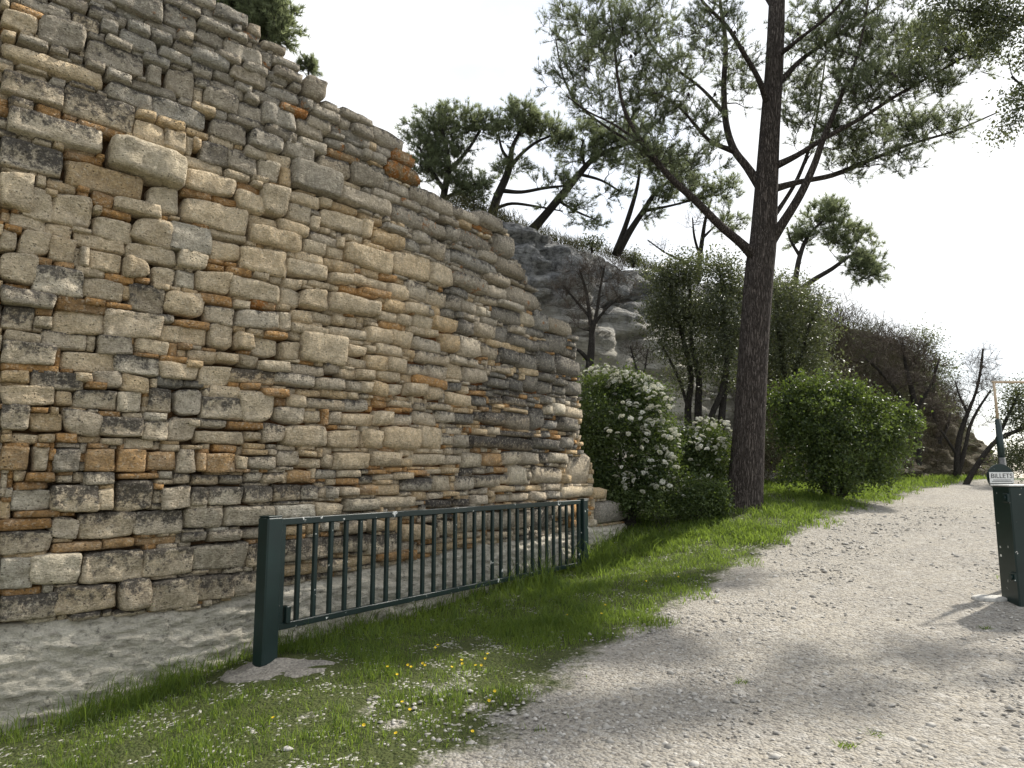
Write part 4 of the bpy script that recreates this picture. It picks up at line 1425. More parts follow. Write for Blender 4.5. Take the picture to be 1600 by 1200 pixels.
for lb in LIMBS:
    pine.px_limb([(x, y, PD + d, w * (.70 if k else .85)) for k, (x, y, d, w) in enumerate(lb)], 8, 4)
PB = []
for cx, cy, rx, ry, dd, n in ((905, 55, 55, 55, .1, 20), (965, 60, 50, 50, -1.4, 20), (1020, 35, 45, 40, 1.1, 16), (900, 120, 50, 40, -.4, 12), (1000, 130, 55, 40, -.7, 16), (940, 175, 55, 25, -.8, 9),
                              (1060, 105, 45, 35, .8, 13), (1110, 50, 45, 50, -.6, 16), (1050, 180, 45, 40, -.5, 11), (1080, 255, 50, 40, -.5, 10), (1150, 110, 40, 60, .4, 12), (1100, 200, 40, 40, .2, 8), (1010, 235, 35, 30, -1.0, 7),
                              (1260, 60, 55, 55, .5, 20), (1330, 50, 55, 50, -.6, 24), (1400, 70, 60, 55, .7, 26), (1300, 130, 55, 45, .6, 20), (1370, 140, 60, 40, -.9, 22), (1440, 125, 55, 40, -1.1, 18), (1280, 200, 50, 40, .3, 14),
                              (1340, 215, 60, 28, -.2, 16), (1410, 205, 60, 26, .8, 16), (1470, 200, 45, 22, 1.0, 11), (1390, 250, 55, 18, .6, 9), (1330, 262, 40, 18, .5, 6), (1240, 150, 40, 50, 1.0, 10), (1470, 60, 50, 40, -1.3, 14), (1530, 80, 40, 35, -1.4, 8),
                              (950, -40, 80, 40, -1, 14), (1080, -50, 80, 40, .3, 14), (1220, -110, 90, 60, .2, 22), (1340, -60, 80, 50, .0, 20), (1430, -30, 60, 40, 1.0, 14), (1230, -230, 60, 60, .2, 14)):
    PB.append((cx, cy, rx * 1.18, ry * 1.18, PD + dd, n))
pine_foliage(pine, PB, tufts=6, spray=.34, nl=.11, nw=.0075, needles=7, rmax=.025, tone=.45, twig_n=4, fill=3.4)
# cones
for i in range(46):
    c = pine.sk[rng.integers(200, len(pine.sk))] + rng.normal(0, .05, 3)
    pine.wood.tube(np.array([c, c + [0, 0, .03], c + [0, .01, .07], c + [0, .01, .095]]), np.array([.012, .034, .026, .004]), 6)
pine.finish(M['bark'], M['needle'])


def bg_pine(label, base, limbs, blobs, **kw):
    x, y, d = base
    p = at(x, y, d)
    P = Plant('pine_tree', p, label, 'pine tree', 'pines on the plateau above the cliff')
    for lb in limbs:
        P.px_limb(lb, 7, 4)
    a = dict(tufts=6, spray=.38, nl=.14, nw=.012, needles=7, rmax=.025, tone=.42, twig_n=4, fill=2.7)
    a.update(kw)
    a['tone'] = a['tone'] + .2  # lighter needle colour on these pines stands in for distance haze
    blobs = [(q[0], q[1], q[2] * 1.15, q[3] * 1.22, q[4], q[5]) for q in blobs]
    pine_foliage(P, blobs, **a)
    return P.finish(M['bark2'], M['needle'])


bg_pine('dense bushy pine right behind the ragged top of the wall', (690, 330, 16.6),
        [[(690, 335, 16.6, 14), (694, 300, 16.6, 12), (700, 268, 16.5, 10), (698, 235, 16.4, 8), (690, 200, 16.4, 5)], [(694, 298, 16.6, 8), (672, 262, 16.4, 6), (655, 230, 16.3, 4)], [(700, 268, 16.5, 8), (728, 238, 16.6, 6), (750, 205, 16.7, 4)],
         [(692, 312, 16.6, 7), (730, 292, 16.5, 5), (760, 285, 16.4, 3)]],
        [(675, 205, 38, 26, 16.4, 16), (710, 192, 36, 22, 16.5, 15), (745, 200, 26, 18, 16.7, 9), (660, 235, 28, 26, 16.3, 11), (695, 240, 40, 26, 16.5, 17), (680, 272, 38, 22, 16.4, 13), (725, 290, 32, 18, 16.5, 9), (748, 300, 22, 18, 16.4, 8)], tone=.35)
bg_pine('pine with a pale forked trunk and a rounded crown on the cliff top', (770, 333, 17.2),
        [[(768, 340, 17.2, 18), (776, 310, 17.2, 15), (790, 278, 17.2, 13), (797, 255, 17.2, 11), (800, 232, 17.2, 8), (812, 205, 17.2, 5), (822, 180, 17.2, 3)], [(796, 262, 17.2, 8), (815, 240, 17.3, 6), (838, 222, 17.4, 5), (862, 212, 17.5, 3)],
         [(797, 252, 17.2, 7), (785, 235, 17.1, 5), (779, 212, 17.1, 3)], [(786, 298, 17.2, 8), (815, 300, 17.0, 6), (850, 294, 16.9, 5), (885, 290, 16.8, 3)], [(776, 325, 17.2, 6), (800, 318, 17.1, 5), (835, 322, 17.1, 4), (880, 330, 17.0, 2)]],
        [(815, 182, 32, 17, 17.2, 16), (845, 205, 34, 17, 17.4, 16), (872, 222, 24, 16, 17.5, 9), (790, 205, 22, 18, 17.1, 9), (800, 262, 30, 8, 17.2, 4), (870, 290, 35, 10, 16.9, 6), (880, 325, 30, 8, 17, 4), (775, 270, 20, 12, 17.1, 3)], tone=.5)
bg_pine('strongly leaning pine slanting to the right over the cliff edge', (832, 357, 17.6),
        [[(829, 362, 17.6, 17), (850, 338, 17.6, 14), (880, 302, 17.6, 13), (905, 272, 17.7, 11), (925, 250, 17.7, 9), (950, 236, 17.8, 7), (985, 222, 17.9, 4)], [(915, 262, 17.7, 6), (908, 238, 17.6, 4), (912, 218, 17.6, 3)],
         [(905, 272, 17.7, 6), (940, 282, 17.6, 4), (970, 300, 17.5, 3)], [(870, 312, 17.6, 5), (900, 330, 17.5, 4), (935, 345, 17.4, 2)]],
        [(955, 228, 38, 18, 17.8, 16), (925, 215, 26, 16, 17.6, 9), (990, 208, 34, 20, 17.9, 13), (950, 258, 40, 12, 17.7, 8), (900, 250, 24, 14, 17.7, 5), (960, 305, 22, 8, 17.5, 3), (925, 350, 26, 7, 17.4, 3)], tone=.5)
bg_pine('twin stemmed pine at the lip of the cliff left of the big trunk', (964, 393, 18.6),
        [[(963, 398, 18.6, 16), (975, 360, 18.6, 9), (985, 330, 18.6, 8), (995, 295, 18.6, 6), (1000, 265, 18.6, 4)], [(964, 396, 18.6, 15), (985, 360, 18.5, 11), (1005, 330, 18.5, 9), (1025, 300, 18.5, 7), (1050, 280, 18.4, 4)], [(1005, 330, 18.5, 6), (1045, 322, 18.4, 4), (1085, 312, 18.3, 3)]],
        [(1005, 255, 34, 22, 18.6, 13), (1050, 265, 38, 26, 18.5, 18), (1080, 300, 34, 18, 18.4, 13), (1120, 300, 32, 16, 18.3, 11), (1030, 310, 26, 12, 18.4, 6), (1010, 340, 12, 8, 18.4, 3), (1130, 350, 30, 12, 18.3, 6)], tone=.5)
bg_pine('small rounded pine leaning out on the right of the big pine trunk', (1245, 455, 25),
        [[(1238, 470, 25, 14), (1244, 430, 25, 9), (1250, 400, 25, 8), (1262, 370, 25, 6), (1285, 345, 25, 4)], [(1240, 462, 25, 11), (1270, 438, 24.9, 8), (1300, 420, 24.8, 7), (1325, 402, 24.7, 5), (1345, 395, 24.7, 3)], [(1250, 400, 25, 6), (1235, 375, 25, 4), (1230, 355, 25, 3)]],
        [(1290, 345, 34, 17, 25, 13), (1325, 375, 36, 18, 24.8, 15), (1345, 405, 32, 16, 24.7, 13), (1355, 430, 24, 12, 24.7, 9), (1250, 372, 22, 14, 25, 6), (1305, 330, 22, 10, 25, 5)], spray=.5, nl=.2, nw=.02, tone=.4)
bg_pine('pine crown showing behind the high left end of the wall', (365, 60, 9.6),
        [[(360, 95, 9.6, 20), (365, 50, 9.6, 16), (375, 10, 9.6, 12), (385, -30, 9.6, 6)], [(368, 40, 9.6, 9), (400, 30, 9.5, 6), (440, 15, 9.4, 3)], [(364, 65, 9.6, 8), (400, 65, 9.5, 5), (430, 60, 9.4, 3)]],
        [(370, 10, 40, 28, 9.6, 20), (410, 20, 36, 26, 9.5, 20), (440, 30, 22, 26, 9.4, 11), (395, 55, 28, 18, 9.5, 12), (430, 62, 18, 12, 9.4, 5), (380, -40, 60, 30, 9.6, 14), (350, 40, 25, 25, 9.6, 8)], spray=.22, nl=.10, nw=.013, tone=.55)
bg_pine('tiny pine tip poking above the wall just right of the high crown', (483, 150, 9.9),
        [[(483, 160, 9.9, 5), (481, 130, 9.9, 4), (484, 100, 9.9, 2)]], [(482, 106, 13, 12, 9.9, 8)], spray=.14, nl=.07, nw=.009, tone=.55)


def oak(name, label, base, limbs, blobs, group=None, **kw):
    x, y, d = base
    p = at(x, y, d)
    p[2] = min(p[2], gz(p[0], p[1]) + .05)
    P = Plant(name, p, label, 'tree', group)
    for lb in limbs:
        P.px_limb(lb, 7, 4)
    a = dict(per=230, clump=.21, size=.062, tone=.45)
    a.update(kw)
    leaf_foliage(P, blobs, **a)
    return P.finish(M['bark2'], M['oak'])


HO = 'holm oaks in front of the cliff'
oak('holm_oak', 'grey green holm oak with two thin stems in front of the pale layered cliff', (1078, 690, 15.4),
    [[(1078, 700, 15.4, 13), (1075, 640, 15.4, 11), (1080, 590, 15.4, 9), (1068, 530, 15.4, 7), (1050, 470, 15.4, 5), (1045, 420, 15.4, 3)], [(1092, 705, 15.3, 13), (1091, 640, 15.3, 12), (1092, 590, 15.3, 10), (1080, 530, 15.3, 7), (1078, 460, 15.3, 5), (1080, 410, 15.3, 3)],
     [(1076, 640, 15.4, 6), (1060, 590, 15.5, 5), (1035, 540, 15.6, 3)]],
    [(1045, 440, 34, 26, 15.4, 13), (1080, 425, 34, 22, 15.3, 12), (1025, 480, 24, 32, 15.5, 10), (1060, 490, 34, 34, 15.4, 15), (1090, 500, 34, 40, 15.3, 17), (1040, 535, 26, 26, 15.5, 8), (1085, 560, 32, 30, 15.3, 10), (1060, 600, 20, 14, 15.4, 3)], HO)
oak('holm_oak', 'dark holm oak with crooked stems just left of the big pine trunk', (1118, 690, 14.8),
    [[(1103, 695, 14.8, 12), (1112, 650, 14.8, 10), (1128, 610, 14.8, 9), (1135, 560, 14.8, 7), (1130, 480, 14.8, 5), (1125, 420, 14.8, 3)], [(1125, 690, 14.9, 13), (1130, 630, 14.9, 11), (1140, 560, 14.9, 8), (1160, 500, 14.9, 5), (1165, 440, 14.9, 3)]],
    [(1120, 425, 36, 24, 14.8, 12), (1150, 450, 34, 30, 14.9, 12), (1120, 490, 36, 40, 14.8, 15), (1150, 520, 32, 40, 14.9, 14), (1125, 560, 30, 30, 14.8, 9), (1145, 590, 26, 22, 14.9, 6)], HO, tone=.35)
oak('holm_oak', 'wide holm oak behind the big pine trunk above the round bush', (1235, 650, 17.5),
    [[(1230, 690, 17.5, 14), (1228, 620, 17.5, 11), (1222, 560, 17.5, 9), (1215, 500, 17.5, 6), (1210, 450, 17.5, 3)], [(1228, 615, 17.5, 9), (1250, 560, 17.4, 7), (1265, 510, 17.3, 5), (1280, 480, 17.3, 3)]],
    [(1215, 455, 34, 26, 17.5, 12), (1245, 480, 36, 28, 17.4, 14), (1215, 510, 34, 34, 17.5, 14), (1260, 530, 34, 32, 17.3, 13), (1225, 560, 36, 30, 17.5, 12), (1275, 570, 26, 20, 17.3, 7), (1190, 560, 20, 40, 17.5, 8)], HO, clump=.24, size=.07)

# overhanging oak whose trunk stands outside the picture on the right
p = np.array([10.6, 10.4, 0])
p[2] = gz(p[0], p[1])
P = Plant('overhanging_oak', p, 'dark leafy oak boughs hanging into the top right corner', 'tree')
P.limb([(*p, .22), (10.5, 10.4, 2.2, .18), (10.2, 10.3, 4.2, .14), (9.9, 10.2, 6.2, .09), (9.6, 10.1, 8.2, .04)], 10)
for lb in ([(1720, 60, 10.3, 10), (1640, 40, 10.2, 8), (1560, 25, 10.1, 5), (1490, 15, 10.0, 3)], [(1750, 250, 10.3, 10), (1680, 190, 10.2, 7), (1620, 150, 10.1, 5), (1580, 120, 10.0, 3)],
           [(1740, 160, 10.3, 9), (1660, 150, 10.2, 6), (1590, 170, 10.2, 4)]):
    b0_ = at(*lb[0][:3])
    j = int(np.argmin(np.linalg.norm(np.array(P.sk) - b0_, axis=1)))
    P.limb([(*P.sk[j], .05)] + [(*at(x, y, d), w * d / FPX / 2) for x, y, d, w in lb], 7)
leaf_foliage(P, [(1475, 20, 34, 26, 10.0, 12), (1530, 25, 38, 34, 10.1, 20), (1580, 30, 40, 36, 10.1, 18), (1545, 65, 30, 20, 10.1, 9), (1450, 60, 30, 26, 10.0, 6), (1600, 90, 26, 20, 10.1, 5), (1592, 150, 16, 22, 10.1, 6), (1585, 185, 20, 18, 10.1, 5), (1560, 205, 20, 10, 10.2, 2),
                 (1660, 60, 60, 60, 10.2, 20), (1680, 170, 60, 50, 10.2, 18), (1540, -40, 90, 40, 10.1, 26)], per=85, clump=.13, size=.062, tone=.25)
P.finish(M['bark2'], M['oak'])


def bare(name, label, base, limbs, blobs, group=None, wood='bark2', leafmat='twig', **kw):
    x, y, d = base
    p = at(x, y, d)
    P = Plant(name, p, label, 'tree', group)
    for lb in limbs:
        P.px_limb(lb, 7, 4)
    if blobs:
        twig_foliage(P, blobs, **kw)
    return P.finish(M[wood], M[leafmat], 'twigs')


bare('bare_tree', 'leafless dark tree with a fine twiggy crown right of the wall end', (919, 600, 13.9),
     [[(916, 640, 13.9, 15), (919, 590, 13.9, 13), (923, 555, 13.9, 12), (925, 520, 13.9, 10), (921, 490, 13.9, 7), (916, 455, 13.9, 5), (905, 420, 13.9, 3)], [(924, 525, 13.9, 8), (932, 490, 13.8, 6), (938, 450, 13.8, 4), (945, 415, 13.8, 3)],
      [(919, 562, 13.9, 8), (905, 548, 13.8, 6), (895, 544, 13.7, 5), (886, 532, 13.6, 3)], [(925, 512, 13.9, 6), (945, 485, 14, 4), (970, 462, 14, 3)], [(921, 495, 13.9, 5), (900, 470, 13.9, 4), (880, 445, 13.9, 3)]],
     [(905, 430, 38, 28, 13.9, 22), (945, 425, 40, 26, 13.8, 24), (970, 455, 26, 28, 14, 14), (925, 465, 40, 26, 13.9, 18), (885, 460, 26, 26, 13.9, 12), (905, 505, 26, 18, 13.8, 7)], spray=.34, nw=.008, tone=.35)
bare('bare_sapling', 'thin leafless sapling standing against the pale cliff face', (1002, 640, 14.6),
     [[(1004, 660, 14.6, 7), (1002, 610, 14.6, 6), (996, 585, 14.6, 5), (990, 560, 14.6, 3), (985, 540, 14.6, 2)], [(1002, 602, 14.6, 4), (1008, 575, 14.6, 3), (1012, 545, 14.6, 2)]],
     [(990, 550, 20, 20, 14.6, 16), (1010, 555, 18, 22, 14.6, 14)], spray=.28, nw=.006, per=9)
bare('bare_tree', 'pale leafless tree on the plateau between cliff edge and big pine', (1092, 425, 19.2),
     [[(1090, 440, 19.2, 10), (1094, 400, 19.2, 8), (1098, 370, 19.2, 7), (1103, 340, 19.2, 5), (1112, 310, 19.2, 3)], [(1090, 432, 19.2, 5), (1070, 410, 19.1, 4), (1040, 395, 19.0, 3), (1012, 375, 18.9, 2)], [(1094, 402, 19.2, 5), (1085, 370, 19.2, 4), (1082, 340, 19.2, 2)],
      [(1098, 372, 19.2, 5), (1115, 355, 19.2, 3), (1130, 340, 19.2, 2)]], [(1110, 325, 26, 20, 19.2, 14), (1080, 345, 18, 18, 19.2, 10), (1030, 385, 22, 10, 19, 7)], spray=.4, nw=.010, per=6, sub=2, tone=.6)
BR = 'brownish trees at the foot of the slope'
bare('brown_tree', 'brown twiggy tree with a dark stem behind the round bush', (1432, 725, 24),
     [[(1432, 735, 24, 15), (1433, 690, 24, 13), (1432, 650, 24, 11), (1425, 610, 24, 8), (1415, 570, 24, 5), (1410, 530, 24, 3)], [(1432, 655, 24, 7), (1400, 610, 23.8, 5), (1370, 575, 23.6, 4), (1345, 555, 23.5, 2)], [(1432, 640, 24, 6), (1455, 600, 24, 4), (1468, 560, 24, 3)]],
     [(1400, 545, 42, 28, 24, 30), (1355, 550, 40, 28, 23.6, 28), (1440, 570, 36, 36, 24, 26), (1410, 600, 44, 30, 24, 28), (1365, 600, 34, 24, 23.7, 16), (1455, 620, 26, 26, 24, 14)], BR, spray=.6, nw=.018, tone=.45)
bare('brown_tree', 'low reddish brown tree beyond the bush at the end of the slope', (1462, 722, 26),
     [[(1455, 735, 26, 11), (1460, 700, 26, 9), (1462, 670, 26, 6), (1458, 640, 26, 4)], [(1460, 702, 26, 6), (1478, 672, 26, 5), (1485, 645, 26, 3)], [(1490, 738, 26, 9), (1478, 712, 26, 7), (1468, 690, 26, 5), (1460, 670, 26, 3)]],
     [(1450, 650, 26, 24, 26, 16), (1475, 650, 24, 26, 26, 14), (1462, 675, 26, 14, 26, 8)], BR, spray=.55, nw=.017, tone=.6)
oak('slope_tree', 'feathery green tree at the tip of the slope against the sky', (1455, 730, 27),
    [[(1452, 740, 27, 8), (1455, 690, 27, 7), (1458, 620, 27, 5), (1462, 560, 27, 3)]], [(1448, 545, 24, 24, 27, 8), (1466, 570, 16, 30, 27, 8), (1470, 600, 14, 18, 27, 5), (1440, 520, 22, 10, 27, 4), (1480, 640, 16, 20, 27, 5)], None, per=150, clump=.28, size=.085, tone=.6)
bare('bare_tree', 'tall leafless tree with a leaning top against the white sky by the crest', (1497, 737, 23),
     [[(1495, 748, 23, 10), (1496, 710, 23, 9), (1500, 680, 23, 8), (1512, 645, 23, 6), (1524, 615, 23, 4), (1532, 580, 23, 4), (1536, 545, 23, 3)], [(1497, 742, 23, 8), (1508, 700, 22.9, 6), (1515, 668, 22.9, 5), (1528, 640, 22.8, 4), (1548, 610, 22.8, 3)],
      [(1512, 645, 23, 5), (1500, 620, 23.1, 3), (1492, 595, 23.2, 2)], [(1496, 712, 23, 5), (1482, 690, 23, 4), (1470, 672, 23, 2)]],
     [(1528, 600, 14, 30, 23, 12), (1535, 565, 26, 22, 23, 26), (1545, 605, 24, 22, 22.9, 22), (1500, 605, 18, 20, 23.1, 12), (1520, 650, 26, 22, 22.9, 16)], spray=.55, nw=.010, per=9, sub=4, tone=.4)
oak('edge_tree', 'tree with a slanting dark trunk behind the ticket sign', (1518, 742, 20.5),
    [[(1497, 785, 20.5, 11), (1512, 752, 20.5, 9), (1530, 722, 20.4, 8), (1550, 695, 20.3, 7), (1572, 680, 20.2, 7), (1600, 668, 20.1, 5), (1640, 640, 20, 3)], [(1555, 692, 20.3, 6), (1575, 650, 20.3, 5), (1592, 615, 20.3, 3)], [(1600, 668, 20.1, 5), (1630, 690, 20, 3)]],
    [(1592, 625, 22, 26, 20.2, 12), (1585, 655, 20, 18, 20.2, 8), (1620, 640, 30, 40, 20.1, 16), (1585, 710, 26, 20, 20.3, 12), (1620, 715, 30, 30, 20.2, 14), (1560, 725, 18, 12, 20.3, 5)], None, per=170, clump=.22, size=.07, tone=.4)

# brown scrub on the far slope
sc = MB()
scv, scf, sct, n0 = [], [], [], 0
for i in range(1150):
    x, q = rng.uniform(1180, 1496), rng.random()
    yt = np.interp(x, [1160, 1250, 1310, 1380, 1440, 1490], [440, 462, 492, 520, 560, 630])
    d = np.interp(x, [1160, 1250, 1310, 1380, 1440, 1490], [22.0, 23.6, 25.2, 27.4, 30, 32])
    c = at(x, yt + q * (735 - yt) - 4, d - q * 5.0 - .2)
    n = 46
    pos = c + rng.normal(0, .28, (n, 3))
    dd = rand_dirs(n) + np.array([0, -.2, .8])
    dd /= np.linalg.norm(dd, axis=1)[:, None]
    v, f = blades(pos, dd, rng.uniform(.2, .55, n), np.full(n, .02))
    scv.append(v); scf.append(f + n0); n0 += len(v)
    sct.append(np.full(len(v), np.clip(.5 + 1.2 * mnoise.noise((c[0] * .5, c[1] * .5, c[2] * .6)) + rng.normal(0, .12), 0, 1)))
o = link('scrub', make_mesh('scrub', np.concatenate(scv), np.concatenate(scf), M['scrub'], False, {'tone': np.concatenate(sct)}))
tag(o, 'brown leafless scrub covering the far slope above the bushes', 'scrub', None, 'stuff')

# plateau edge plants
lv, lf, lt, n0 = [], [], [], 0
for i in range(150):
    x = rng.uniform(700, 1040)
    yt = np.interp(x, [690, 760, 830, 900, 960, 1010, 1060], [312, 332, 360, 384, 397, 417, 428])
    d = np.interp(x, [690, 830, 960, 1060], [15.7, 17.2, 18.7, 20.5]) + rng.uniform(0, .6)
    c = at(x, yt + 3, d)
    n = 34
    pos = c + rng.normal(0, .13, (n, 3)) * [1.5, 1, .6]
    dd = rand_dirs(n) + [0, 0, 1.2]
    dd /= np.linalg.norm(dd, axis=1)[:, None]
    v, f = blades(pos, dd, rng.uniform(.10, .32, n), np.full(n, .016))
    lv.append(v); lf.append(f + n0); n0 += len(v)
    lt.append(np.full(len(v), np.clip(rng.normal(.2, .2), 0, 1)))
o = link('dry_grass', make_mesh('dry_grass', np.concatenate(lv), np.concatenate(lf), M['dry'], False, {'tone': np.concatenate(lt)}))
tag(o, 'tufts of grass along the top edge of the cliff', 'grass', None, 'stuff')
for (x, y, d, rx, ry, lb) in ((925, 381, 18.0, 18, 8, 'low green bush on the cliff edge left of the twin stemmed pine'), (990, 403, 19.0, 11, 9, 'low green bush on the cliff edge right of the twin stemmed pine'), (740, 316, 16.4, 34, 14, 'low green bush on the cliff edge beside the forked pine')):
    p = at(x, y + ry, d)
    P = Plant('cliff_bush', p, lb, 'bush')
    P.px_limb([(x, y + ry + 6, d, 5), (x, y + 3, d, 3), (x + 2, y - ry * .5, d, 2)], 5)
    leaf_foliage(P, [(x, y, rx, ry, d, 9)], per=70, clump=.13, size=.07, tone=.4)
    P.finish(M['bark2'], M['oak'], 'foliage', 'stem')


# --- shrubs at the end of the wall
def blossom_mesh():
    v, f, t = [], [], []
    n0 = 0
    pos, tone = [], []
    for i in range(34):
        th, ph = rng.uniform(0, 2 * math.pi), math.acos(rng.uniform(.0, 1))
        r_ = .036
        c = np.array([r_ * math.sin(ph) * math.cos(th), r_ * math.sin(ph) * math.sin(th), .6 * r_ * math.cos(ph)])
        for k in range(4):
            a_ = k * math.pi / 2 + th
            u_ = np.array([math.cos(a_), math.sin(a_), .25])
            w_ = np.array([-math.sin(a_), math.cos(a_), 0])
            v += [c, c + u_ * .009 + w_ * .005, c + u_ * .014, c + u_ * .009 - w_ * .005]
            f += [(n0, n0 + 1, n0 + 2), (n0, n0 + 2, n0 + 3)]
            n0 += 4
            tone += [rng.random()] * 4
    return make_mesh('blossom', np.array(v), np.array(f), M['petal'], False, {'tone': np.array(tone)})


BLO = blossom_mesh()


def shrub(name, label, base, stems, blobs, cat='shrub', group=None, blossoms=0, bblobs=None, **kw):
    x, y, d = base
    p = at(x, y, d)
    p[2] = gz(p[0], p[1])
    P = Plant(name, p, label, cat, group)
    for k in range(stems[0]):
        th = rng.uniform(0, 2 * math.pi)
        q = p + np.array([math.cos(th) * .12, math.sin(th) * .12, -.05])
        tx, ty, rx, ry, td, _ = blobs[k % len(blobs)]
        e_ = in_blob(tx, ty, rx * .4, ry * .4, td, 1)[0]
        mid = (q + e_) / 2 + rng.normal(0, .07, 3)
        P.limb([(*q, stems[1]), (*mid, stems[1] * .65), (*e_, stems[1] * .3)], 6)
    a = dict(per=120, clump=.13, size=.06, tone=.4)
    a.update(kw)
    leaf_foliage(P, blobs, **a)
    sprigs(P, blobs, 13 if len(blobs) > 4 else 2, size=a['size'], out=1.34)
    root = P.finish(M['bark2'], M['shrub'], 'foliage', 'stems')
    if blossoms:
        bb_ = bblobs or blobs
        tot = sum(q[5] for q in bb_)
        for (cx, cy, rx, ry, dd, n) in bb_:
            for c in in_blob(cx, cy, rx, ry, dd, max(1, int(blossoms * n / tot)), .9, .95):
                ce = at(cx, cy, dd)
                if c[1] > ce[1]:
                    c[1] = 2 * ce[1] - c[1]
                c = ce + (c - ce) * rng.uniform(1.0, 1.3)
                if rng.random() < .6:
                    c[2] = max(c[2], 2 * ce[2] - c[2])
                o = link('blossom', BLO, root, c - p)
                s_ = rng.uniform(.7, 1.25)
                o.scale = (s_, s_, s_)
                o.rotation_euler = (rng.uniform(-.2, 1.3), rng.uniform(-.6, .6), rng.uniform(0, 6))
    return root


VD = 12.5
shrub('flowering_shrub', 'tall dark evergreen shrub covered in white blossom clusters at the wall end', (985, 800, VD), (7, .03),
      [(930, 610, 26, 26, VD + .3, 12), (965, 605, 30, 22, VD + .3, 13), (1005, 625, 32, 28, VD + .2, 15), (925, 665, 28, 40, VD, 15), (965, 665, 40, 40, VD + .1, 20), (1020, 680, 32, 36, VD, 17), (950, 725, 42, 40, VD, 20), (1005, 735, 40, 40, VD - .1, 20), (1035, 715, 22, 30, VD, 8), (975, 775, 36, 24, VD - .1, 14), (930, 755, 30, 30, VD - .1, 13), (915, 715, 22, 36, VD, 10), (945, 785, 30, 14, VD - .2, 9), (1015, 780, 28, 20, VD - .1, 9)],
      'shrub', 'white flowering shrubs', 285, [(940, 590, 30, 16, VD + .2, 16), (985, 600, 32, 18, VD + .2, 18), (1015, 640, 32, 34, VD, 26), (1030, 690, 26, 34, VD - .2, 22), (1030, 735, 24, 30, VD - .3, 14), (975, 690, 36, 50, VD - .3, 10), (1000, 760, 26, 22, VD - .3, 8)], per=260, clump=.14, size=.055, tone=.35)
shrub('flowering_shrub', 'lower white flowering shrub close to the left side of the big pine trunk', (1105, 770, 13.4), (5, .022),
      [(1080, 690, 26, 24, 13.4, 10), (1115, 690, 28, 22, 13.4, 12), (1095, 725, 32, 24, 13.3, 13), (1125, 735, 18, 24, 13.3, 7), (1065, 720, 18, 24, 13.4, 7)],
      'shrub', 'white flowering shrubs', 90, [(1105, 675, 36, 18, 13.3, 20), (1095, 705, 38, 22, 13.0, 14)], per=260, clump=.13, size=.055, tone=.45)
shrub('round_shrub', 'small glossy green shrub with a few white flowers at the foot of the big pine', (1095, 806, 12.3), (5, .018),
      [(1080, 765, 24, 18, 12.3, 9), (1110, 768, 22, 20, 12.3, 10), (1085, 790, 26, 14, 12.2, 9), (1118, 792, 18, 12, 12.3, 6), (1058, 790, 14, 14, 12.3, 4)], 'shrub', 'white flowering shrubs', 12, None, per=220, clump=.11, size=.05, tone=.5)
BD = 14.6
shrub('broad_bush', 'big broad glossy green bush between the pine trunk and the track', (1305, 772, BD), (10, .035),
      [(1225, 625, 32, 28, BD + .2, 14), (1270, 612, 36, 24, BD + .1, 16), (1320, 618, 36, 24, BD, 16), (1365, 645, 34, 28, BD, 15), (1400, 665, 28, 26, BD, 12), (1235, 665, 40, 34, BD, 17), (1290, 660, 44, 36, BD - .3, 22), (1345, 680, 44, 34, BD - .3, 20), (1395, 700, 26, 28, BD - .1, 10),
       (1265, 705, 40, 30, BD - .2, 15), (1320, 720, 46, 28, BD - .4, 18), (1370, 735, 30, 24, BD - .3, 11), (1300, 750, 50, 16, BD - .4, 12), (1420, 658, 14, 10, BD, 3), (1250, 740, 24, 18, BD, 4)], 'bush', None, 0, None, per=120, clump=.135, size=.075, tone=.28)
shrub('low_weeds', 'yellow green low weed bush under the flowering shrub by the stone slab', (1030, 812, 12.0), (4, .008), [(1018, 795, 18, 12, 12.0, 6), (1040, 800, 16, 10, 12.0, 5)], 'plant', None, 0, None, per=80, clump=.07, size=.04, tone=.95)


# ------------------------------------------------------------------ grass, flowers, gravel
def fbm(x, y, s, seed):
    return np.array([mnoise.fractal((a * s, b * s, seed), 1.0, 2.0, 3) for a, b in zip(x, y)])


def wall_dist(x, y):
    """distance in front of the wall face (negative behind), only near the wall"""
    d = np.full(len(x), 9.0)
    P = WP[::6]
    for i in range(0, len(x), 4000):
        q = np.c_[x[i:i + 4000], y[i:i + 4000]]
        dd = np.linalg.norm(q[:, None] - P[None], axis=2)
        k = dd.argmin(1)
        tn = np.gradient(P, axis=0)[k]
        sgn = (q[:, 0] - P[k, 0]) * tn[:, 1] - (q[:, 1] - P[k, 1]) * tn[:, 0]
        d[i:i + 4000] = dd.min(1) * np.sign(sgn)
    return d


def grass_points(n, x0, x1, y0, y1):
    x, y = rng.uniform(x0, x1, n), rng.uniform(y0, y1, n)
    r_ = road_amount(x, y)
    wd = wall_dist(x, y)
    keep = (wd > .12) & (r_ < .9)
    x, y, r_, wd = x[keep], y[keep], r_[keep], wd[keep]
    patch = fbm(x, y, .9, 3) * .5 + fbm(x, y, 3.3, 8) * .35
    pr = np.clip(.74 + patch * 1.5 - r_ * 1.2, 0, 1)
    # barer, stonier strip in the foreground and round the post's footing
    pr *= np.where(y < 6.5, np.clip(.62 + .6 * np.clip(1 - wd / 1.5, 0, 1) + patch * .9, 0.06, 1), 1)
    pr *= np.clip((np.hypot((x - fc[0]) / .62, (y - fc[1]) / .38) - .85) * 3, 0, 1)
    keep = rng.random(len(x)) < pr
    return x[keep], y[keep], r_[keep], wd[keep], patch[keep]


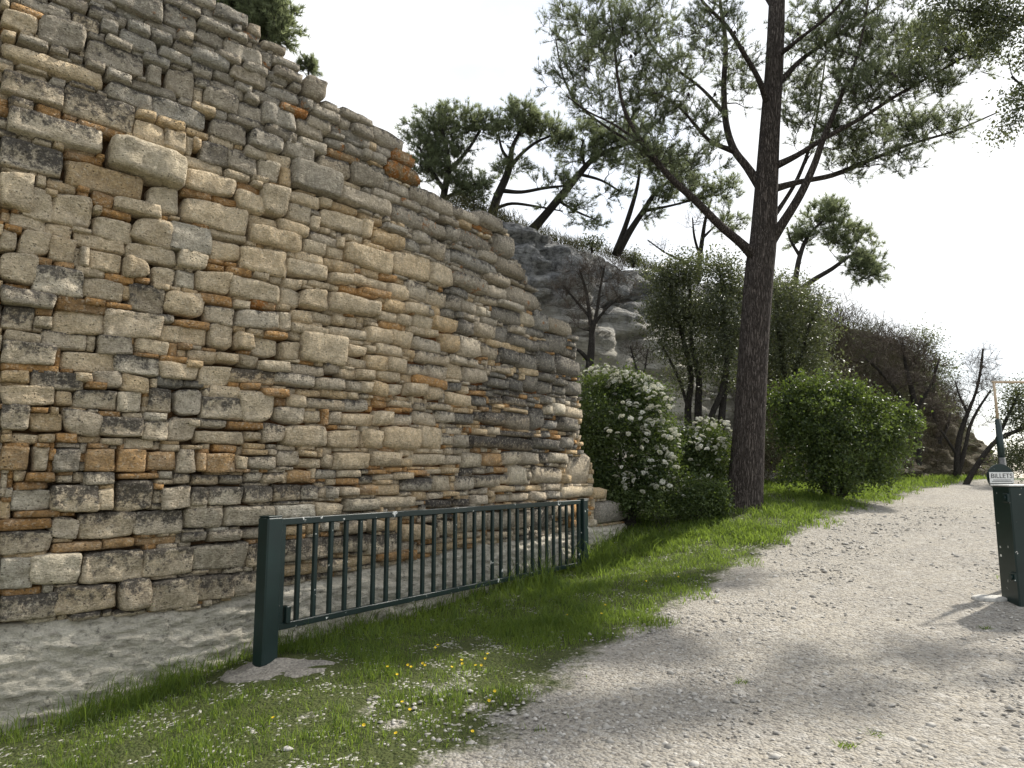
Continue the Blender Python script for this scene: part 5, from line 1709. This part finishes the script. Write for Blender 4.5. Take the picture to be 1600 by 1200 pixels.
gv, gfc, gt, n0 = [], [], [], 0
for (n, x0, x1, y0, y1, h0, h1, wd_) in ((105000, -5, 1.6, 3.3, 7.6, .035, .09, .0055), (70000, -2.5, 4.2, 7.0, 11.6, .045, .11, .0075), (52000, 1.0, 8.6, 10.6, 16, .06, .15, .011), (46000, 4, 18, 15, 27, .08, .2, .018), (7000, 9, 18, 8, 26, .06, .16, .016)):
    x, y, r_, wd, patch = grass_points(n, x0, x1, y0, y1)
    z = ground_z(x, y) - .012
    m = len(x)
    h = rng.uniform(h0, h1, m) * np.clip(1 + 1.3 * patch, .4, 2.2) * (1 - .5 * r_)
    tall = (wd < .62) & (rng.random(m) < .34)
    h[tall] *= rng.uniform(1.5, 3.4, tall.sum())
    edge = (np.abs(wd - .5) < .5) & (y > 9) & (rng.random(m) < .25)
    h[edge] *= 1.8
    th = rng.uniform(0, 2 * math.pi, m)
    side = np.c_[np.cos(th), np.sin(th), np.zeros(m)]
    ln = rng.normal(0, .45, (m, 2))
    lean = np.c_[ln, np.zeros(m)]
    base = np.c_[x, y, z]
    w = wd_ * rng.uniform(.6, 1.4, m)[:, None]
    mid = base + lean * h[:, None] * .35 + np.array([0, 0, 1]) * h[:, None] * .6
    tip = base + lean * h[:, None] * 1.0 + np.array([0, 0, 1]) * h[:, None] * rng.uniform(.75, 1.0, m)[:, None]
    V = np.empty((m, 5, 3))
    V[:, 0], V[:, 1] = base - side * w * .5, base + side * w * .5
    V[:, 2], V[:, 3] = mid + side * w * .4, mid - side * w * .4
    V[:, 4] = tip
    i = np.arange(m) * 5
    f = np.r_[np.c_[i, i + 1, i + 2], np.c_[i, i + 2, i + 3], np.c_[i + 3, i + 2, i + 4]] + n0
    gv.append(V.reshape(-1, 3)); gfc.append(f); n0 += m * 5
    gt.append(np.repeat(np.clip(.40 - .5 * patch + rng.normal(0, .22, m) + .25 * r_, 0, 1), 5))
o = link('grass', make_mesh('grass', np.concatenate(gv), np.concatenate(gfc), M['grass'], False, {'tone': np.concatenate(gt)}))
tag(o, 'green spring grass along the foot of the wall and the verge', 'grass', None, 'stuff')

# taller clumps of grass by the wall, the slab and the gate
def clump(x, y, n, h, spread, name='grass_clump', label=None):
    p = ground_hit(x, y)
    z = gz(p[0], p[1])
    pos = np.c_[rng.normal(0, spread, n), rng.normal(0, spread * .7, n), np.full(n, -.02)]
    V, F, T, k0 = [], [], [], 0
    for q in pos:
        hh = h * rng.uniform(.4, 1.1)
        dr = np.r_[rng.normal(0, .35, 2) + q[:2] / spread * .12, 1]
        th = rng.uniform(0, 6.28)
        s_ = np.array([math.cos(th), math.sin(th), 0]) * .0045
        m1 = q + dr * hh * .5
        m2 = q + dr * np.array([1.9, 1.9, .95]) * hh
        V += [q - s_, q + s_, m1 + s_ * .8, m1 - s_ * .8, m2]
        F += [(k0, k0 + 1, k0 + 2), (k0, k0 + 2, k0 + 3), (k0 + 3, k0 + 2, k0 + 4)]
        T += [np.clip(rng.normal(.35, .2), 0, 1)] * 5
        k0 += 5
    o = link(name, make_mesh(name, np.array(V), np.array(F), M['grass'], False, {'tone': np.array(T)}), None, (p[0], p[1], z))
    tag(o, label, 'grass', 'taller grass clumps')


for x, y, n, h, s_, lb in ((200, 1068, 60, .26, .07, 'wispy tall grass clump below the bedrock left of the gate'), (280, 1050, 160, .24, .14, 'thick dark grass clump halfway to the thick post'), (330, 1020, 160, .22, .12, 'dense grass clump beside the thick green post'),
                           (110, 1100, 60, .22, .08, 'thin grass clump at the lower edge of the bedrock on the far left'), (590, 1000, 120, .20, .10, 'green grass tuft below the middle of the gate'), (955, 880, 130, .30, .13, 'tall bright grass clump just past the far gate post'),
                           (1000, 862, 110, .28, .13, 'bright grass clump in front of the pale stone slab'), (880, 895, 110, .22, .12, 'grass clump touching the lower rail near the far post'), (760, 925, 90, .16, .12, 'low grass clump under the gate rail between the posts'), (1580, 905, 60, .10, .06, 'small green tuft behind the pale flat stone')):
    clump(x, y, n, h, s_, 'grass_clump', lb)
for x, y, lb in ((1322, 1168, 'small weed growing in the gravel near the lower edge'), (1368, 1152, 'weed tuft in the gravel right beside the other small weed'), (1158, 1070, 'lone dark weed in the middle of the gravel track'), (1540, 985, 'small weed in the gravel below the flat stone')):
    clump(x, y, 46, .05, .026, 'weed', lb)

# yellow flowers
fm = MB()
n0 = 0
pet = []
pf = []
for k in range(10):
    a_ = k / 10 * 2 * math.pi
    u_ = np.array([math.cos(a_), math.sin(a_), .28]); w_ = np.array([-math.sin(a_), math.cos(a_), 0])
    pet += [u_ * .002, u_ * .011 + w_ * .004, u_ * .017, u_ * .011 - w_ * .004]
    pf += [(n0, n0 + 1, n0 + 2), (n0, n0 + 2, n0 + 3)]
    n0 += 4
FLO = make_mesh('yellow_flower', np.array(pet), np.array(pf), M['yellow'], False, {'tone': np.full(len(pet), .5)})
fl = [(605, 1052), (620, 1065), (637, 1047), (642, 1050), (660, 1044), (664, 1048), (680, 1020), (684, 1016), (706, 1050), (721, 1041), (722, 1046), (743, 1047), (752, 1047), (758, 1036), (762, 1029), (773, 1090), (764, 1106), (628, 1110), (640, 1123), (568, 1145), (426, 1134), (618, 1160), (738, 1157), (886, 966), (940, 965), (946, 950), (1010, 912), (1060, 905)]
for x, y in fl:
    p = ground_hit(x, y + 5)
    q = ground_z(p[0], p[1])[0]
    e = empty('yellow_flower', (p[0], p[1], q), 'tiny yellow flower in the thin grass between gate and gravel', 'flower', 'yellow flowers in the verge')
    o = link('petals', FLO, e, (0, 0, .06))
    o.scale = (.72, .72, .72)
    o.rotation_euler = (rng.uniform(.2, .9), rng.uniform(-.3, .3), 0)
    m_ = MB(); m_.tube([(0, 0, -.01), (.002, 0, .03), (0, 0, .06)], [.0016, .0014, .0012], 4)
    m_.build('stalk', M['grass'], e)

# gravel
GB = []
oct_v = np.array([(1, 0, 0), (0, 1, 0), (-1, 0, 0), (0, -1, 0), (0, 0, 1), (.7, .7, .45), (-.7, .7, .45), (-.7, -.7, .45), (.7, -.7, .45)])
n = 30000
dist = rng.uniform(0, 1, n)
y = 3.4 + 11 * dist ** 1.5
x = rng.uniform(-4.5, 1, n) + (y - 3.4) * .15
x = np.where(rng.random(n) < .8, np.interp(y, _ey, _ex) + rng.uniform(-1.3, 6.5, n), x)
r_ = road_amount(x, y)
wd = wall_dist(x, y)
fb = fbm(x, y, 1.1, 5)
keep = (wd > .25) & (rng.random(n) < np.clip(1.0 * r_ + fb * .4, 0.01, 1) * np.clip(1.2 - .9 * (np.abs(x - np.interp(y, _ey, _ex) - 2.4) < .8), 0.3, 1))
x, y = x[keep], y[keep]
n = len(x)
z = ground_z(x, y)
size = np.clip(rng.lognormal(math.log(.0075), .5, n), .003, .032) * (1 + .03 * y)
V = np.empty((n, 9, 3))
ang = rng.uniform(0, 6.28, n)
for k in range(9):
    jit = rng.uniform(.7, 1.25, (n, 3))
    q = oct_v[k][None] * jit * np.c_[rng.uniform(.9, 1.4, n), rng.uniform(.7, 1.1, n), rng.uniform(.45, .9, n)]
    V[:, k, 0] = x + size * (q[:, 0] * np.cos(ang) - q[:, 1] * np.sin(ang))
    V[:, k, 1] = y + size * (q[:, 0] * np.sin(ang) + q[:, 1] * np.cos(ang))
    V[:, k, 2] = z + size * q[:, 2] - .0015
i = (np.arange(n) * 9)[:, None]
pat = [(0, 5, 8), (5, 1, 6), (6, 2, 7), (7, 3, 8), (0, 1, 5), (1, 2, 6), (2, 3, 7), (3, 0, 8), (5, 6, 4), (6, 7, 4), (7, 8, 4), (8, 5, 4)]
F = np.concatenate([i + np.array(q)[None] for q in pat])
o = link('gravel', make_mesh('gravel', V.reshape(-1, 3), F, M['pebble'], False, {'tone': np.repeat(rng.beta(2.2, 1.6, n), 9)}))
tag(o, 'loose pale limestone gravel scattered on the track and verge', 'gravel', None, 'stuff')
